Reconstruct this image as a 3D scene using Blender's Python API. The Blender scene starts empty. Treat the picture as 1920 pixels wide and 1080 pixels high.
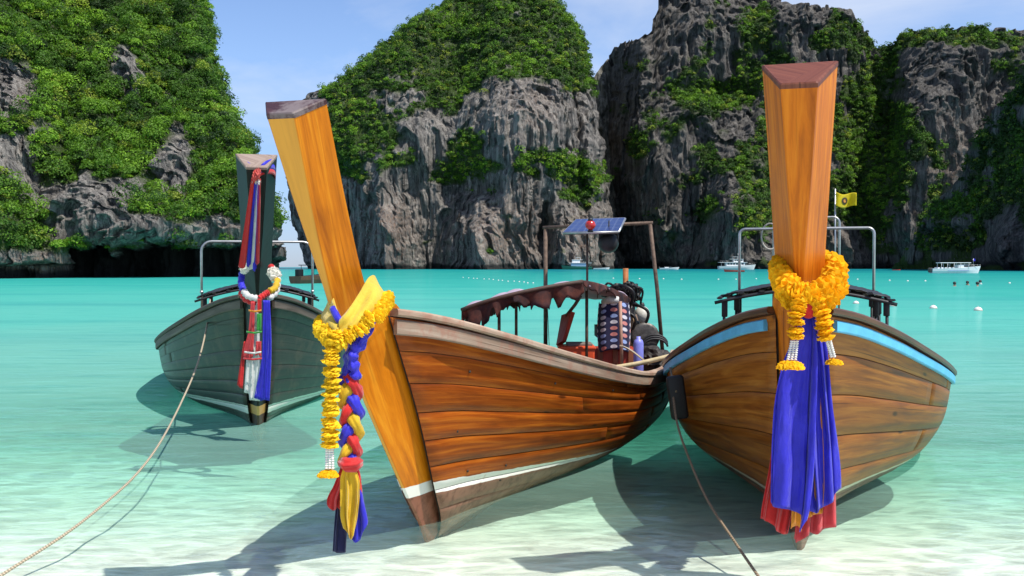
import bpy, bmesh, math, random
import numpy as np
from mathutils import Vector, Matrix

random.seed(7)
rng = np.random.default_rng(11)
sc = bpy.context.scene

# ------------------------------------------------------------------ camera, sky, sun, exposure
CAM_H, FPX, HOR = 1.6, 1867.0, 500.0
PITCH = math.atan((540.0 - HOR) / FPX)
cam_d = bpy.data.cameras.new("camera")
cam_d.sensor_width = 36.0
cam_d.lens = FPX / 1920.0 * 36.0
cam_d.clip_start, cam_d.clip_end = 0.1, 20000.0
cam = bpy.data.objects.new("camera", cam_d)
cam.location = (0, 0, CAM_H)
cam.rotation_euler = (math.pi / 2 - PITCH, 0, 0)
sc.collection.objects.link(cam)
sc.camera = cam

SUN = Vector((0.40, -0.30, 0.87)).normalized()
world = bpy.data.worlds.new("World")
sc.world = world
world.use_nodes = True
wn, wl = world.node_tree.nodes, world.node_tree.links
wn.clear()
w_out = wn.new("ShaderNodeOutputWorld")
w_bg = wn.new("ShaderNodeBackground")
w_bg.inputs["Strength"].default_value = 0.118
sky = wn.new("ShaderNodeTexSky")
sky.sky_type = 'NISHITA'
sky.sun_disc = False
sky.sun_elevation = math.asin(SUN.z)
sky.sun_rotation = math.atan2(SUN.x, SUN.y)
sky.air_density, sky.dust_density, sky.ozone_density = 1.0, 0.05, 3.0
# wispy clouds: noise over the direction projected on a cloud plane
w_tc = wn.new("ShaderNodeTexCoord")
w_sep = wn.new("ShaderNodeSeparateXYZ")
wl.new(w_tc.outputs["Generated"], w_sep.inputs[0])
def wmath(op, a, b=None, c=None, clamp=False):
    n = wn.new("ShaderNodeMath"); n.operation = op; n.use_clamp = clamp
    for i, v in enumerate((a, b, c)):
        if v is None: continue
        if isinstance(v, (int, float)): n.inputs[i].default_value = v
        else: wl.new(v, n.inputs[i])
    return n.outputs[0]
zz_ = wmath('ADD', wmath('MAXIMUM', w_sep.outputs[2], 0.0), 0.12)
w_cmb = wn.new("ShaderNodeCombineXYZ")
wl.new(wmath('DIVIDE', w_sep.outputs[0], zz_), w_cmb.inputs[0])
wl.new(wmath('DIVIDE', w_sep.outputs[1], zz_), w_cmb.inputs[1])
w_n = wn.new("ShaderNodeTexNoise")
w_n.inputs["Scale"].default_value = 0.75
w_n.inputs["Detail"].default_value = 7.0
w_n.inputs["Roughness"].default_value = 0.55
w_n.inputs["Distortion"].default_value = 0.5
w_map = wn.new("ShaderNodeMapping")
w_map.inputs["Location"].default_value = (2.1, 0.4, 0.0)
w_map.inputs["Scale"].default_value = (1.0, 0.7, 1.0)
wl.new(w_cmb.outputs[0], w_map.inputs[0])
wl.new(w_map.outputs[0], w_n.inputs["Vector"])
w_fac = wmath('MULTIPLY', wmath('MULTIPLY_ADD', w_n.outputs["Fac"], 3.6, -1.62, clamp=True), wmath('MULTIPLY_ADD', w_sep.outputs[2], 9.0, -0.35, clamp=True))
w_fac = wmath('MULTIPLY', w_fac, 0.75)
w_tint = wn.new("ShaderNodeMix"); w_tint.data_type = 'RGBA'; w_tint.blend_type = 'MULTIPLY'
w_tint.inputs[0].default_value = 1.0
w_low = wn.new('ShaderNodeMapRange')
wl.new(w_sep.outputs[2], w_low.inputs[0])
w_low.inputs[1].default_value, w_low.inputs[2].default_value, w_low.inputs[3].default_value, w_low.inputs[4].default_value = 0.0, 0.20, 0.0, 1.0
w_lc = wn.new('ShaderNodeMix'); w_lc.data_type = 'RGBA'
wl.new(w_low.outputs[0], w_lc.inputs[0]); w_lc.inputs[6].default_value = (.40, .50, .74, 1); w_lc.inputs[7].default_value = (1, 1, 1, 1)
w_sc = wn.new('ShaderNodeVectorMath'); w_sc.operation = 'MULTIPLY'
wl.new(sky.outputs[0], w_sc.inputs[0]); wl.new(w_lc.outputs[2], w_sc.inputs[1])
wl.new(w_sc.outputs[0], w_tint.inputs[6])
w_tint.inputs[7].default_value = (1.04, 1.06, 1.2, 1)
w_mix = wn.new("ShaderNodeMix"); w_mix.data_type = 'RGBA'
wl.new(w_fac, w_mix.inputs[0])
wl.new(w_tint.outputs[2], w_mix.inputs[6])
w_mix.inputs[7].default_value = (6.6, 6.8, 7.2, 1)
wl.new(w_mix.outputs[2], w_bg.inputs[0])
wl.new(w_bg.outputs[0], w_out.inputs[0])

sun_d = bpy.data.lights.new("sun", 'SUN')
sun_d.energy = 5.0
sun_d.angle = math.radians(0.55)
sun_d.color = (1.0, 0.955, 0.87)
sun_o = bpy.data.objects.new("sun", sun_d)
sun_o.rotation_euler = SUN.to_track_quat('Z', 'Y').to_euler()
sc.collection.objects.link(sun_o)

vs = sc.view_settings
vs.view_transform = 'Standard'
vs.look = 'None'
vs.exposure = 0.30
vs.gamma = 1.0
vs.use_curve_mapping = False
sc.cycles.max_bounces = 8
sc.cycles.transparent_max_bounces = 12
sc.cycles.use_denoising = True

# ------------------------------------------------------------------ helpers
def at(px, py, Y):
    """point of the place seen at photo pixel (px, py) when it stands Y metres ahead"""
    u = -(np.asarray(py, float) - 540.0) / FPX
    x = (np.asarray(px, float) - 960.0) / FPX
    c, s = math.cos(PITCH), math.sin(PITCH)
    dy = c + u * s
    dz = -s + u * c
    k = np.asarray(Y, float) / dy
    return np.stack(np.broadcast_arrays(x * k, dy * k, CAM_H + dz * k), -1)

def A(px, py, Y): return Vector(at(px, py, Y).tolist())

def tag(o, label=None, cat=None, group=None, kind=None):
    if label: o["label"] = label
    if cat: o["category"] = cat
    if group: o["group"] = group
    if kind: o["kind"] = kind
    return o

def empty(name, loc=(0, 0, 0), rz=0.0):
    o = bpy.data.objects.new(name, None)
    o.empty_display_size = 0.2
    o.location = loc
    o.rotation_euler = (0, 0, rz)
    sc.collection.objects.link(o)
    return o

def mesh_obj(name, verts, faces, mat=None, parent=None, smooth=False, uv=None, attrs=None, loc=None):
    me = bpy.data.meshes.new(name)
    if isinstance(verts, np.ndarray): verts = verts.tolist()
    me.from_pydata(verts, [], faces if isinstance(faces, list) else faces.tolist())
    if mat: me.materials.append(mat)
    if smooth: me.polygons.foreach_set("use_smooth", [True] * len(me.polygons))
    if uv is not None:
        l = me.uv_layers.new(name="UVMap")
        li = np.empty(len(me.loops), np.int32)
        me.loops.foreach_get("vertex_index", li)
        l.data.foreach_set("uv", np.asarray(uv, np.float32)[li].ravel())
    if attrs:
        for k, v in attrs.items():
            v = np.asarray(v, np.float32)
            if v.ndim == 1:
                a = me.attributes.new(k, 'FLOAT', 'POINT'); a.data.foreach_set("value", v)
            else:
                a = me.attributes.new(k, 'FLOAT_COLOR', 'POINT')
                a.data.foreach_set("color", np.concatenate([v, np.ones((len(v), 1), np.float32)], 1).ravel())
    me.update()
    o = bpy.data.objects.new(name, me)
    sc.collection.objects.link(o)
    if parent is not None: o.parent = parent
    if loc is not None: o.location = loc
    return o

def grid_faces(nr, nc, flip=False, wrap=False):
    r = np.arange(nr - 1)[:, None]
    cmax = nc if wrap else nc - 1
    c = np.arange(cmax)[None, :]
    a = r * nc + c
    b = r * nc + (c + 1) % nc
    d = (r + 1) * nc + c
    e = (r + 1) * nc + (c + 1) % nc
    f = np.stack([a, b, e, d], -1).reshape(-1, 4)
    return f[:, ::-1] if flip else f

class MB:
    """collects shapes, links them as one mesh object"""
    def __init__(s): s.v, s.f = [], []
    def add(s, verts, faces):
        o = len(s.v)
        s.v += [tuple(map(float, p)) for p in verts]
        s.f += [tuple(int(i) + o for i in f) for f in faces]
        return s
    def box(s, c, size, rot=None, taper=1.0):
        hx, hy, hz = [k / 2 for k in size]
        vs_ = []
        for z in (-1, 1):
            t = taper if z > 0 else 1.0
            for x, y in ((-1, -1), (1, -1), (1, 1), (-1, 1)):
                vs_.append(Vector((x * hx * t, y * hy * t, z * hz)))
        if rot is not None: vs_ = [rot @ p for p in vs_]
        c = Vector(c)
        return s.add([p + c for p in vs_], [(3, 2, 1, 0), (4, 5, 6, 7), (0, 1, 5, 4), (1, 2, 6, 5), (2, 3, 7, 6), (3, 0, 4, 7)])
    def rbox(s, c, size, r=0.01, rot=None):
        """box with bevelled edges"""
        bm = bmesh.new()
        bmesh.ops.create_cube(bm, size=1.0)
        for v in bm.verts: v.co = Vector((v.co.x * size[0], v.co.y * size[1], v.co.z * size[2]))
        bmesh.ops.bevel(bm, geom=bm.edges[:], offset=r, segments=2, affect='EDGES', profile=0.5)
        bm.verts.index_update()
        c = Vector(c)
        vs_ = [((rot @ v.co) if rot is not None else v.co) + c for v in bm.verts]
        fs = [[v.index for v in f.verts] for f in bm.faces]
        bm.free()
        return s.add(vs_, fs)
    def tube(s, pts, r, n=8, cap=True, flat=None, pleat=0.0):
        pts = [Vector(p) for p in pts]
        rs = r if hasattr(r, '__len__') else [r] * len(pts)
        t0 = (pts[1] - pts[0]).normalized()
        up = Vector((0, 0, 1)) if abs(t0.z) < 0.9 else Vector((0, 1, 0))
        nrm = t0.cross(up).normalized()
        vs_ = []
        for i, p in enumerate(pts):
            if i == 0: t = t0
            elif i == len(pts) - 1: t = (pts[i] - pts[i - 1]).normalized()
            else: t = (pts[i + 1] - pts[i - 1]).normalized()
            nrm = (nrm - t * nrm.dot(t))
            nrm = nrm.normalized() if nrm.length > 1e-6 else t.orthogonal().normalized()
            bn = t.cross(nrm)
            for k in range(n):
                a = 2 * math.pi * k / n
                vs_.append(p + (nrm * math.cos(a) + bn * math.sin(a) * (flat or 1.0)) * rs[i] * (1 + pleat * (math.cos(5 * a + i * .22) + .7 * math.cos(8 * a - i * .13 + 1) + .5 * math.sin(i * .9 + 3 * a))))
        fs = [tuple(f) for f in grid_faces(len(pts), n, wrap=True).tolist()]
        if cap:
            fs.append(tuple(range(n - 1, -1, -1)))
            fs.append(tuple(range((len(pts) - 1) * n, len(pts) * n)))
        return s.add(vs_, fs)
    def lathe(s, prof, c=(0, 0, 0), n=16, axis='Z'):
        c = Vector(c)
        vs_ = []
        for r, z in prof:
            for k in range(n):
                a = 2 * math.pi * k / n
                p = Vector((r * math.cos(a), r * math.sin(a), z))
                if axis == 'Y': p = Vector((p.x, p.z, p.y))
                if axis == 'X': p = Vector((p.z, p.x, p.y))
                vs_.append(p + c)
        fs = [tuple(f) for f in grid_faces(len(prof), n, wrap=True).tolist()]
        fs.append(tuple(range(n - 1, -1, -1)))
        fs.append(tuple(range((len(prof) - 1) * n, len(prof) * n)))
        return s.add(vs_, fs)
    def ball(s, c, r, n=12, m=8, sq=(1, 1, 1)):
        prof = []
        for i in range(m + 1):
            a = -math.pi / 2 + math.pi * i / m
            prof.append((max(1e-4, math.cos(a)), math.sin(a)))
        o = len(s.v)
        s.lathe(prof, (0, 0, 0), n)
        for i in range(o, len(s.v)):
            x, y, z = s.v[i]
            s.v[i] = (c[0] + x * r * sq[0], c[1] + y * r * sq[1], c[2] + z * r * sq[2])
        return s
    def build(s, name, mat, parent=None, smooth=True, loc=None):
        return mesh_obj(name, s.v, [list(f) for f in s.f], mat, parent, smooth, loc=loc)

def autosmooth(o, deg=35):
    me = o.data
    try:
        me.set_sharp_from_angle(angle=math.radians(deg))
    except Exception:
        pass
    return o

def catmull(pts, n=8):
    pts = [Vector(p) for p in pts]
    P = [pts[0] * 2 - pts[1]] + pts + [pts[-1] * 2 - pts[-2]]
    out = []
    for i in range(1, len(P) - 2):
        p0, p1, p2, p3 = P[i - 1], P[i], P[i + 1], P[i + 2]
        for k in range(n):
            t = k / n
            out.append(0.5 * ((2 * p1) + (p2 - p0) * t + (2 * p0 - 5 * p1 + 4 * p2 - p3) * t * t + (3 * p1 - p0 - 3 * p2 + p3) * t ** 3))
    out.append(pts[-1])
    return out

def pchip(x, xp, fp):
    xp, fp = np.asarray(xp, float), np.asarray(fp, float)
    h = np.diff(xp); d = np.diff(fp) / h
    m = np.zeros_like(fp)
    m[0], m[-1] = d[0], d[-1]
    for i in range(1, len(fp) - 1):
        if d[i - 1] * d[i] > 0:
            w1, w2 = 2 * h[i] + h[i - 1], h[i] + 2 * h[i - 1]
            m[i] = (w1 + w2) / (w1 / d[i - 1] + w2 / d[i])
    x = np.clip(np.asarray(x, float), xp[0], xp[-1])
    i = np.clip(np.searchsorted(xp, x, side='right') - 1, 0, len(h) - 1)
    t = (x - xp[i]) / h[i]
    return ((2 * t ** 3 - 3 * t ** 2 + 1) * fp[i] + (t ** 3 - 2 * t ** 2 + t) * h[i] * m[i]
            + (-2 * t ** 3 + 3 * t ** 2) * fp[i + 1] + (t ** 3 - t ** 2) * h[i] * m[i + 1])

def sstep(a, b, x):
    t = np.clip((np.asarray(x, float) - a) / (b - a), 0, 1)
    return t * t * (3 - 2 * t)

def _hash(ix, iy, iz, seed):
    h = (ix.astype(np.int64) * 374761393 + iy.astype(np.int64) * 668265263 + iz.astype(np.int64) * 1274126177 + seed * 97531) & 0xFFFFFFFF
    h = ((h ^ (h >> 13)) * 1274126177) & 0xFFFFFFFF
    h = ((h ^ (h >> 16)) * 2246822519) & 0xFFFFFFFF
    return ((h ^ (h >> 15)) & 0xFFFFFF) / float(0xFFFFFF)

def vnoise(x, y, z, seed=0):
    fx, fy, fz = np.floor(x), np.floor(y), np.floor(z)
    tx, ty, tz = x - fx, y - fy, z - fz
    tx, ty, tz = [t * t * t * (t * (t * 6 - 15) + 10) for t in (tx, ty, tz)]
    r = 0
    for a in (0, 1):
        for b in (0, 1):
            for c in (0, 1):
                w = (tx if a else 1 - tx) * (ty if b else 1 - ty) * (tz if c else 1 - tz)
                r = r + w * _hash(fx + a, fy + b, fz + c, seed)
    return r

def fbm(x, y, z, seed=0, octaves=4, gain=0.5):
    r, a, tot = 0, 1.0, 0
    for o in range(octaves):
        r = r + a * vnoise(x * 2 ** o, y * 2 ** o, z * 2 ** o, seed + o * 17)
        tot += a; a *= gain
    return r / tot

def ridged(x, y, z, seed=0, octaves=3):
    r, a, tot = 0, 1.0, 0
    for o in range(octaves):
        r = r + a * (1 - np.abs(2 * vnoise(x * 2 ** o, y * 2 ** o, z * 2 ** o, seed + o * 31) - 1))
        tot += a; a *= 0.5
    return r / tot

# ------------------------------------------------------------------ materials
class NT:
    def __init__(s, name):
        s.m = bpy.data.materials.new(name); s.m.use_nodes = True
        s.n, s.l = s.m.node_tree.nodes, s.m.node_tree.links
        s.n.clear()
        s.out = s.n.new("ShaderNodeOutputMaterial")
    def node(s, t, **kw):
        n = s.n.new(t)
        for k, v in kw.items(): setattr(n, k, v)
        return n
    def put(s, sock, v):
        if v is None: return
        if isinstance(v, bpy.types.NodeSocket): s.l.new(v, sock)
        elif isinstance(v, (tuple, list)) and sock.type == 'RGBA' and len(v) == 3: sock.default_value = (*v, 1)
        else: sock.default_value = v
    def math(s, op, a, b=None, c=None, clamp=False):
        n = s.node("ShaderNodeMath", operation=op, use_clamp=clamp)
        for i, v in enumerate((a, b, c)): s.put(n.inputs[i], v)
        return n.outputs[0]
    def mix(s, f, a, b, mode='MIX'):
        n = s.node("ShaderNodeMix", data_type='RGBA', blend_type=mode)
        s.put(n.inputs[0], f); s.put(n.inputs[6], a); s.put(n.inputs[7], b)
        return n.outputs[2]
    def noise(s, vec, scale=1.0, detail=4.0, rough=0.5, dist=0.0):
        n = s.node("ShaderNodeTexNoise")
        s.put(n.inputs["Vector"], vec)
        n.inputs["Scale"].default_value = scale; n.inputs["Detail"].default_value = detail
        n.inputs["Roughness"].default_value = rough; n.inputs["Distortion"].default_value = dist
        return n.outputs["Fac"]
    def mapping(s, vec, scale=(1, 1, 1), loc=(0, 0, 0), rot=(0, 0, 0)):
        n = s.node("ShaderNodeMapping")
        s.put(n.inputs[0], vec)
        n.inputs["Scale"].default_value = scale; n.inputs["Location"].default_value = loc; n.inputs["Rotation"].default_value = rot
        return n.outputs[0]
    def ramp(s, f, stops, interp='LINEAR'):
        n = s.node("ShaderNodeValToRGB")
        n.color_ramp.interpolation = interp
        e = n.color_ramp.elements
        while len(e) < len(stops): e.new(0.5)
        for i, (p, c) in enumerate(stops):
            e[i].position = p
            e[i].color = (*c, 1) if hasattr(c, '__len__') else (c, c, c, 1)
        s.put(n.inputs[0], f)
        return n.outputs[0]
    def step(s, a, b, x):
        n = s.node("ShaderNodeMapRange", interpolation_type='SMOOTHSTEP')
        s.put(n.inputs[0], x); n.inputs[1].default_value = a; n.inputs[2].default_value = b
        return n.outputs[0]
    def attr(s, name, out="Fac"):
        return s.node("ShaderNodeAttribute", attribute_name=name).outputs[out]
    def bump(s, h, strength=0.3, dist=0.01, normal=None):
        n = s.node("ShaderNodeBump")
        n.inputs["Strength"].default_value = strength; n.inputs["Distance"].default_value = dist
        s.put(n.inputs["Height"], h); s.put(n.inputs["Normal"], normal)
        return n.outputs[0]
    def principled(s, col, rough=0.5, metal=0.0, normal=None, coat=0.0, spec=0.35, sheen=0.0, trans=None):
        b = s.node("ShaderNodeBsdfPrincipled")
        s.put(b.inputs["Base Color"], col); s.put(b.inputs["Roughness"], rough)
        b.inputs["Metallic"].default_value = metal
        s.put(b.inputs["Normal"], normal)
        b.inputs["Coat Weight"].default_value = coat
        b.inputs["Coat Roughness"].default_value = 0.15
        b.inputs["Specular IOR Level"].default_value = spec
        b.inputs["Sheen Weight"].default_value = sheen
        return b.outputs[0]
    def done(s, shader):
        s.l.new(shader, s.out.inputs[0]); return s.m

def simple(name, col, rough=0.5, metal=0.0, var=0.25, scale=20.0, coat=0.0, bump=0.15, spec=0.5):
    t = NT(name)
    co = t.node("ShaderNodeTexCoord").outputs["Object"]
    n = t.noise(co, scale, 5, 0.6)
    dark = tuple(c * (1 - var) for c in col)
    lite = tuple(min(1, c * (1 + var * 0.6)) for c in col)
    c = t.ramp(n, [(0.3, dark), (0.7, lite)])
    return t.done(t.principled(c, rough, metal, t.bump(n, bump, 0.005), coat, spec))

def wood(name, c_dark, c_mid, c_lite, rough=0.4, coat=0.2, grain=1.0, stripe=None, weather=None, patch=0.35, pale_front=None, spec=0.16):
    """varnished or weathered boards, grain along U; stripe = (z0, slope, width, fade_y, stripe_col, below_col)"""
    t = NT(name)
    uv = t.node("ShaderNodeUVMap").outputs[0]
    oi = t.node("ShaderNodeObjectInfo").outputs["Random"]
    off = t.node("ShaderNodeCombineXYZ")
    t.put(off.inputs[0], t.math('MULTIPLY', oi, 37.0)); t.put(off.inputs[1], t.math('MULTIPLY', oi, 91.0))
    add = t.node("ShaderNodeVectorMath", operation='ADD')
    t.put(add.inputs[0], uv); t.put(add.inputs[1], off.outputs[0])
    v = add.outputs[0]
    g1 = t.noise(t.mapping(v, (0.9 * grain, 17 * grain, 1)), 1.6, 6, 0.62, 0.6)
    g2 = t.noise(t.mapping(v, (1.6 * grain, 90 * grain, 1)), 1.2, 3, 0.6)
    blot = t.noise(t.mapping(v, (1.2, 2.6, 1)), 1.4, 4, 0.6, 0.4)
    col = t.ramp(g1, [(0.27, c_dark), (0.5, c_mid), (0.72, c_lite)])
    crk = t.noise(t.mapping(v, (0.55, 60, 1)), 1.0, 2, 0.5)
    col = t.mix(t.math('MULTIPLY', t.step(0.66, 0.72, crk), 0.7), col, tuple(k * 0.3 for k in c_dark))
    col = t.mix(t.math('MULTIPLY', t.step(0.5, 0.8, g2), 0.35), col, tuple(k * 0.5 for k in c_dark))
    col = t.mix(t.math('MULTIPLY', t.step(0.52, 0.75, blot), patch), col, tuple(k * 0.55 for k in c_dark))
    col = t.mix(t.math('MULTIPLY', t.step(0.55, 0.3, blot), patch * 0.5), col, c_lite)
    hsv = t.node("ShaderNodeHueSaturation")
    t.put(hsv.inputs["Value"], t.math('MULTIPLY_ADD', oi, 0.5, 0.75)); t.put(hsv.inputs["Color"], col)
    col = hsv.outputs[0]
    if pale_front: col = t.mix(t.math('MULTIPLY', t.attr('pale_front'), .75), col, t.mix(g1, tuple(k * .75 for k in pale_front), pale_front))
    # knots and nail heads
    vor = t.node("ShaderNodeTexVoronoi"); t.put(vor.inputs["Vector"], t.mapping(v, (1.6, 5.0, 1))); vor.inputs["Scale"].default_value = 1.0
    col = t.mix(t.math('MULTIPLY', t.step(0.12, 0.05, vor.outputs["Distance"]), 0.8), col, tuple(k * 0.25 for k in c_dark))
    rgh = t.math('MULTIPLY_ADD', g1, 0.25, rough - 0.12)
    co = t.node("ShaderNodeTexCoord").outputs["Object"]
    if weather:
        wn_ = t.noise(co, 5.0, 8, 0.7)
        col = t.mix(t.math('MULTIPLY', t.step(0.47, 0.62, wn_), weather[1]), col, weather[0])
    if stripe:
        z0, slope, width, fade, scol, bcol = stripe
        sp = t.node("ShaderNodeSeparateXYZ"); t.put(sp.inputs[0], co)
        wob = t.math('MULTIPLY', t.math('SUBTRACT', t.noise(co, 6.0, 3), 0.5), 0.02)
        zl = t.math('ADD', t.math('MULTIPLY_ADD', sp.outputs[1], -slope, z0), wob)
        d = t.math('SUBTRACT', sp.outputs[2], zl)
        wd = t.math('MULTIPLY', t.math('MULTIPLY_ADD', sp.outputs[1], -1.0 / fade, 1.0, clamp=True), width)
        inb = t.math('MULTIPLY', t.math('LESS_THAN', d, wd), t.math('GREATER_THAN', d, 0.0))
        below = t.math('LESS_THAN', d, 0.0)
        chips = t.noise(co, 14.0, 6, 0.7)
        bc = t.mix(t.step(0.45, 0.65, chips), bcol, tuple(k * 0.55 for k in bcol))
        col = t.mix(t.math('MULTIPLY', below, 0.93), col, bc)
        col = t.mix(t.math('MULTIPLY', inb, t.math('MULTIPLY_ADD', t.step(0.62, 0.72, chips), -0.6, 1.0)), col, scol)
    nrm = t.bump(g1, 0.25, 0.004)
    return t.done(t.principled(col, rgh, 0, nrm, coat, spec))

def cloth(name, col, rough=0.75, sheen=0.3, trans=0.15, weave=180.0):
    t = NT(name)
    co = t.node("ShaderNodeTexCoord").outputs["Object"]
    n = t.noise(co, 9.0, 4, 0.6)
    f = t.noise(co, weave, 2, 0.5)
    c = t.ramp(n, [(0.3, tuple(k * 0.78 for k in col)), (0.7, col)])
    wr = t.noise(t.mapping(co, (1.0, 1.0, .45)), 34.0, 5, 0.62, 0.8)
    nb = t.bump(wr, 0.55, 0.012, t.bump(n, 0.3, 0.012, t.bump(f, 0.15, 0.002)))
    c = t.mix(t.math('MULTIPLY', t.step(.45, .3, wr), .3), c, tuple(k * .6 for k in col))
    p = t.principled(c, rough, 0, nb, 0, 0.35, sheen)
    tr = t.node("ShaderNodeBsdfTranslucent"); t.put(tr.inputs[0], c)
    mx = t.node("ShaderNodeMixShader"); mx.inputs[0].default_value = trans
    t.l.new(p, mx.inputs[1]); t.l.new(tr.outputs[0], mx.inputs[2])
    return t.done(mx.outputs[0])

def solidify(o, th=0.004):
    m = o.modifiers.new("thickness", 'SOLIDIFY'); m.thickness = th; m.offset = 0
    return o
# ------------------------------------------------------------------ sea bed and sea
def sea_depth(x, y):
    d = np.interp(y, [0, 4.5, 5.4, 6.2, 7, 9, 12, 17, 28, 60, 140, 400, 1000], [0.03, 0.05, 0.09, 0.14, 0.22, 0.40, 0.68, 1.05, 1.7, 3.2, 5.5, 8, 12])
    k = 1 + 0.35 * (fbm(x / 3.5, y / 5.0, 0 * x, 5, 3) - 0.5) * np.clip((y - 3) / 4, 0, 1)
    k = k * (1 + 0.10 * np.clip((x - 1) / 6, -1.0, 1.0))
    return d * k

ys = np.concatenate([np.linspace(-4, 3, 15), np.linspace(3.1, 14, 170), np.geomspace(14.2, 3500, 110)])
xs_n = np.linspace(-9, 9, 200)
xs = np.concatenate([-np.geomspace(3200, 9.3, 50), xs_n, np.geomspace(9.3, 3200, 50)])
GX, GY = np.meshgrid(xs, ys)
dep = sea_depth(GX, GY)
rip = 0.006 * np.sin(GX * 9 + 3 * fbm(GX * 1.2, GY * 1.2, 0 * GX, 8, 3) * 6) * np.exp(-np.abs(GY - 6) / 6) * (np.abs(GX) < 9)

t = NT("sand")
co = t.node("ShaderNodeNewGeometry").outputs["Position"]
n1 = t.noise(co, 1.3, 5, 0.6); n2 = t.noise(co, 160.0, 2, 0.5); n3 = t.noise(t.mapping(co, (1, 1.6, 1)), 7.0, 4, 0.6)
c = t.ramp(n1, [(0.3, (0.74, 0.735, 0.66)), (0.7, (0.84, 0.835, 0.77))])
c = t.mix(t.math('MULTIPLY', t.step(0.55, 0.8, n2), 0.25), c, (0.40, 0.37, 0.30))
m_sand = t.done(t.principled(c, 0.85, 0, t.bump(n3, 0.5, 0.03)))
o = mesh_obj("seabed", np.stack([GX, GY, -dep + rip], -1).reshape(-1, 3), grid_faces(*GX.shape), m_sand, smooth=True)
tag(o, kind="structure")

t = NT("sea_water")
pos = t.node("ShaderNodeNewGeometry").outputs["Position"]
d_ = t.attr("depth")
turb = t.attr("turbidity")
sepp = t.node("ShaderNodeSeparateXYZ"); t.put(sepp.inputs[0], pos)
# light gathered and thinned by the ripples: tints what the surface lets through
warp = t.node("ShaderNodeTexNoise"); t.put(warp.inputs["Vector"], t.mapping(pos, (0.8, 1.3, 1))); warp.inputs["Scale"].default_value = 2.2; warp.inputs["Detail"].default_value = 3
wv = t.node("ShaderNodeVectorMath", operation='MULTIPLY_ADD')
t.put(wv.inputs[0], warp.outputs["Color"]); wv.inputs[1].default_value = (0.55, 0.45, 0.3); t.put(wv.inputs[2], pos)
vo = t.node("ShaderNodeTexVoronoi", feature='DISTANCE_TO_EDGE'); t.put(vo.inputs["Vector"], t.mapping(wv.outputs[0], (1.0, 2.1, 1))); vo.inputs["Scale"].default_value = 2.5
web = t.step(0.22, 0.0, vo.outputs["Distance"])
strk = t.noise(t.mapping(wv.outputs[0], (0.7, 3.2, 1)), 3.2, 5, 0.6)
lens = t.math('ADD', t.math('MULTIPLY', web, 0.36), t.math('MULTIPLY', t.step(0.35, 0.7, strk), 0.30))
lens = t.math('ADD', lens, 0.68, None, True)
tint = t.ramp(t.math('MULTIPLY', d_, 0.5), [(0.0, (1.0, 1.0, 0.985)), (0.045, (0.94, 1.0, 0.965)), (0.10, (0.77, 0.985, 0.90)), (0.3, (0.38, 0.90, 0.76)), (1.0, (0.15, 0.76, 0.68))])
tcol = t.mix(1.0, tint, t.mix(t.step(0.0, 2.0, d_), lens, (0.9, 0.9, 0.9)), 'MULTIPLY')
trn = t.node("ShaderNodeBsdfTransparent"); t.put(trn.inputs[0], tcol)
body = t.ramp(t.math('MULTIPLY', d_, 1 / 9.0), [(0.0, (0.42, 0.64, 0.53)), (0.03, (0.36, 0.64, 0.53)), (0.08, (0.25, 0.60, 0.50)), (0.18, (0.12, 0.50, 0.42)), (0.4, (0.045, 0.38, 0.32)), (0.75, (0.018, 0.28, 0.25)), (1.0, (0.008, 0.17, 0.20))])
far = t.noise(t.mapping(pos, (0.02, 0.16, 1)), 1.0, 5, 0.6)
nearn = t.noise(t.mapping(pos, (0.55, 2.6, 1)), 1.0, 5, 0.65)
body = t.mix(t.math('MULTIPLY', t.step(0.45, 0.75, far), 0.36), body, (0.004, 0.20, 0.25))
body = t.mix(t.math('MULTIPLY', t.step(0.48, 0.72, nearn), 0.30), body, (0.02, 0.28, 0.28))
dif = t.node("ShaderNodeBsdfDiffuse"); t.put(dif.inputs[0], body)
m1 = t.node("ShaderNodeMixShader"); t.put(m1.inputs[0], turb)
t.l.new(trn.outputs[0], m1.inputs[1]); t.l.new(dif.outputs[0], m1.inputs[2])
b1 = t.noise(t.mapping(pos, (0.6, 1.25, 1)), 3.0, 5, 0.55, 0.4)
b2 = t.noise(t.mapping(pos, (0.5, 1.1, 1)), 0.9, 4, 0.55)
nb = t.bump(b1, 0.9, 0.06, t.bump(b2, 0.8, 0.14))
gl = t.node("ShaderNodeBsdfGlossy"); gl.inputs["Roughness"].default_value = 0.06; t.put(gl.inputs["Normal"], nb)
fr = t.node("ShaderNodeFresnel"); fr.inputs[0].default_value = 1.33; t.put(fr.inputs["Normal"], nb)
m2 = t.node("ShaderNodeMixShader"); t.put(m2.inputs[0], t.math('MINIMUM', t.math('MULTIPLY', fr.outputs[0], 1.0), 0.26))
t.l.new(m1.outputs[0], m2.inputs[1]); t.l.new(gl.outputs[0], m2.inputs[2])
m_sea = t.done(m2.outputs[0])
turb = 1 - np.exp(-dep * 1.25)
zz = 0.004 * (fbm(GX * 1.6, GY * 2.6, 0 * GX, 3, 3) - 0.5) * (np.abs(GX) < 9) * (GY < 14)
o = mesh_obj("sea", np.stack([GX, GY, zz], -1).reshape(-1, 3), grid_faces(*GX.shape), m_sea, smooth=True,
             attrs={"depth": dep.ravel(), "turbidity": turb.ravel()})
tag(o, kind="structure")

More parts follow.
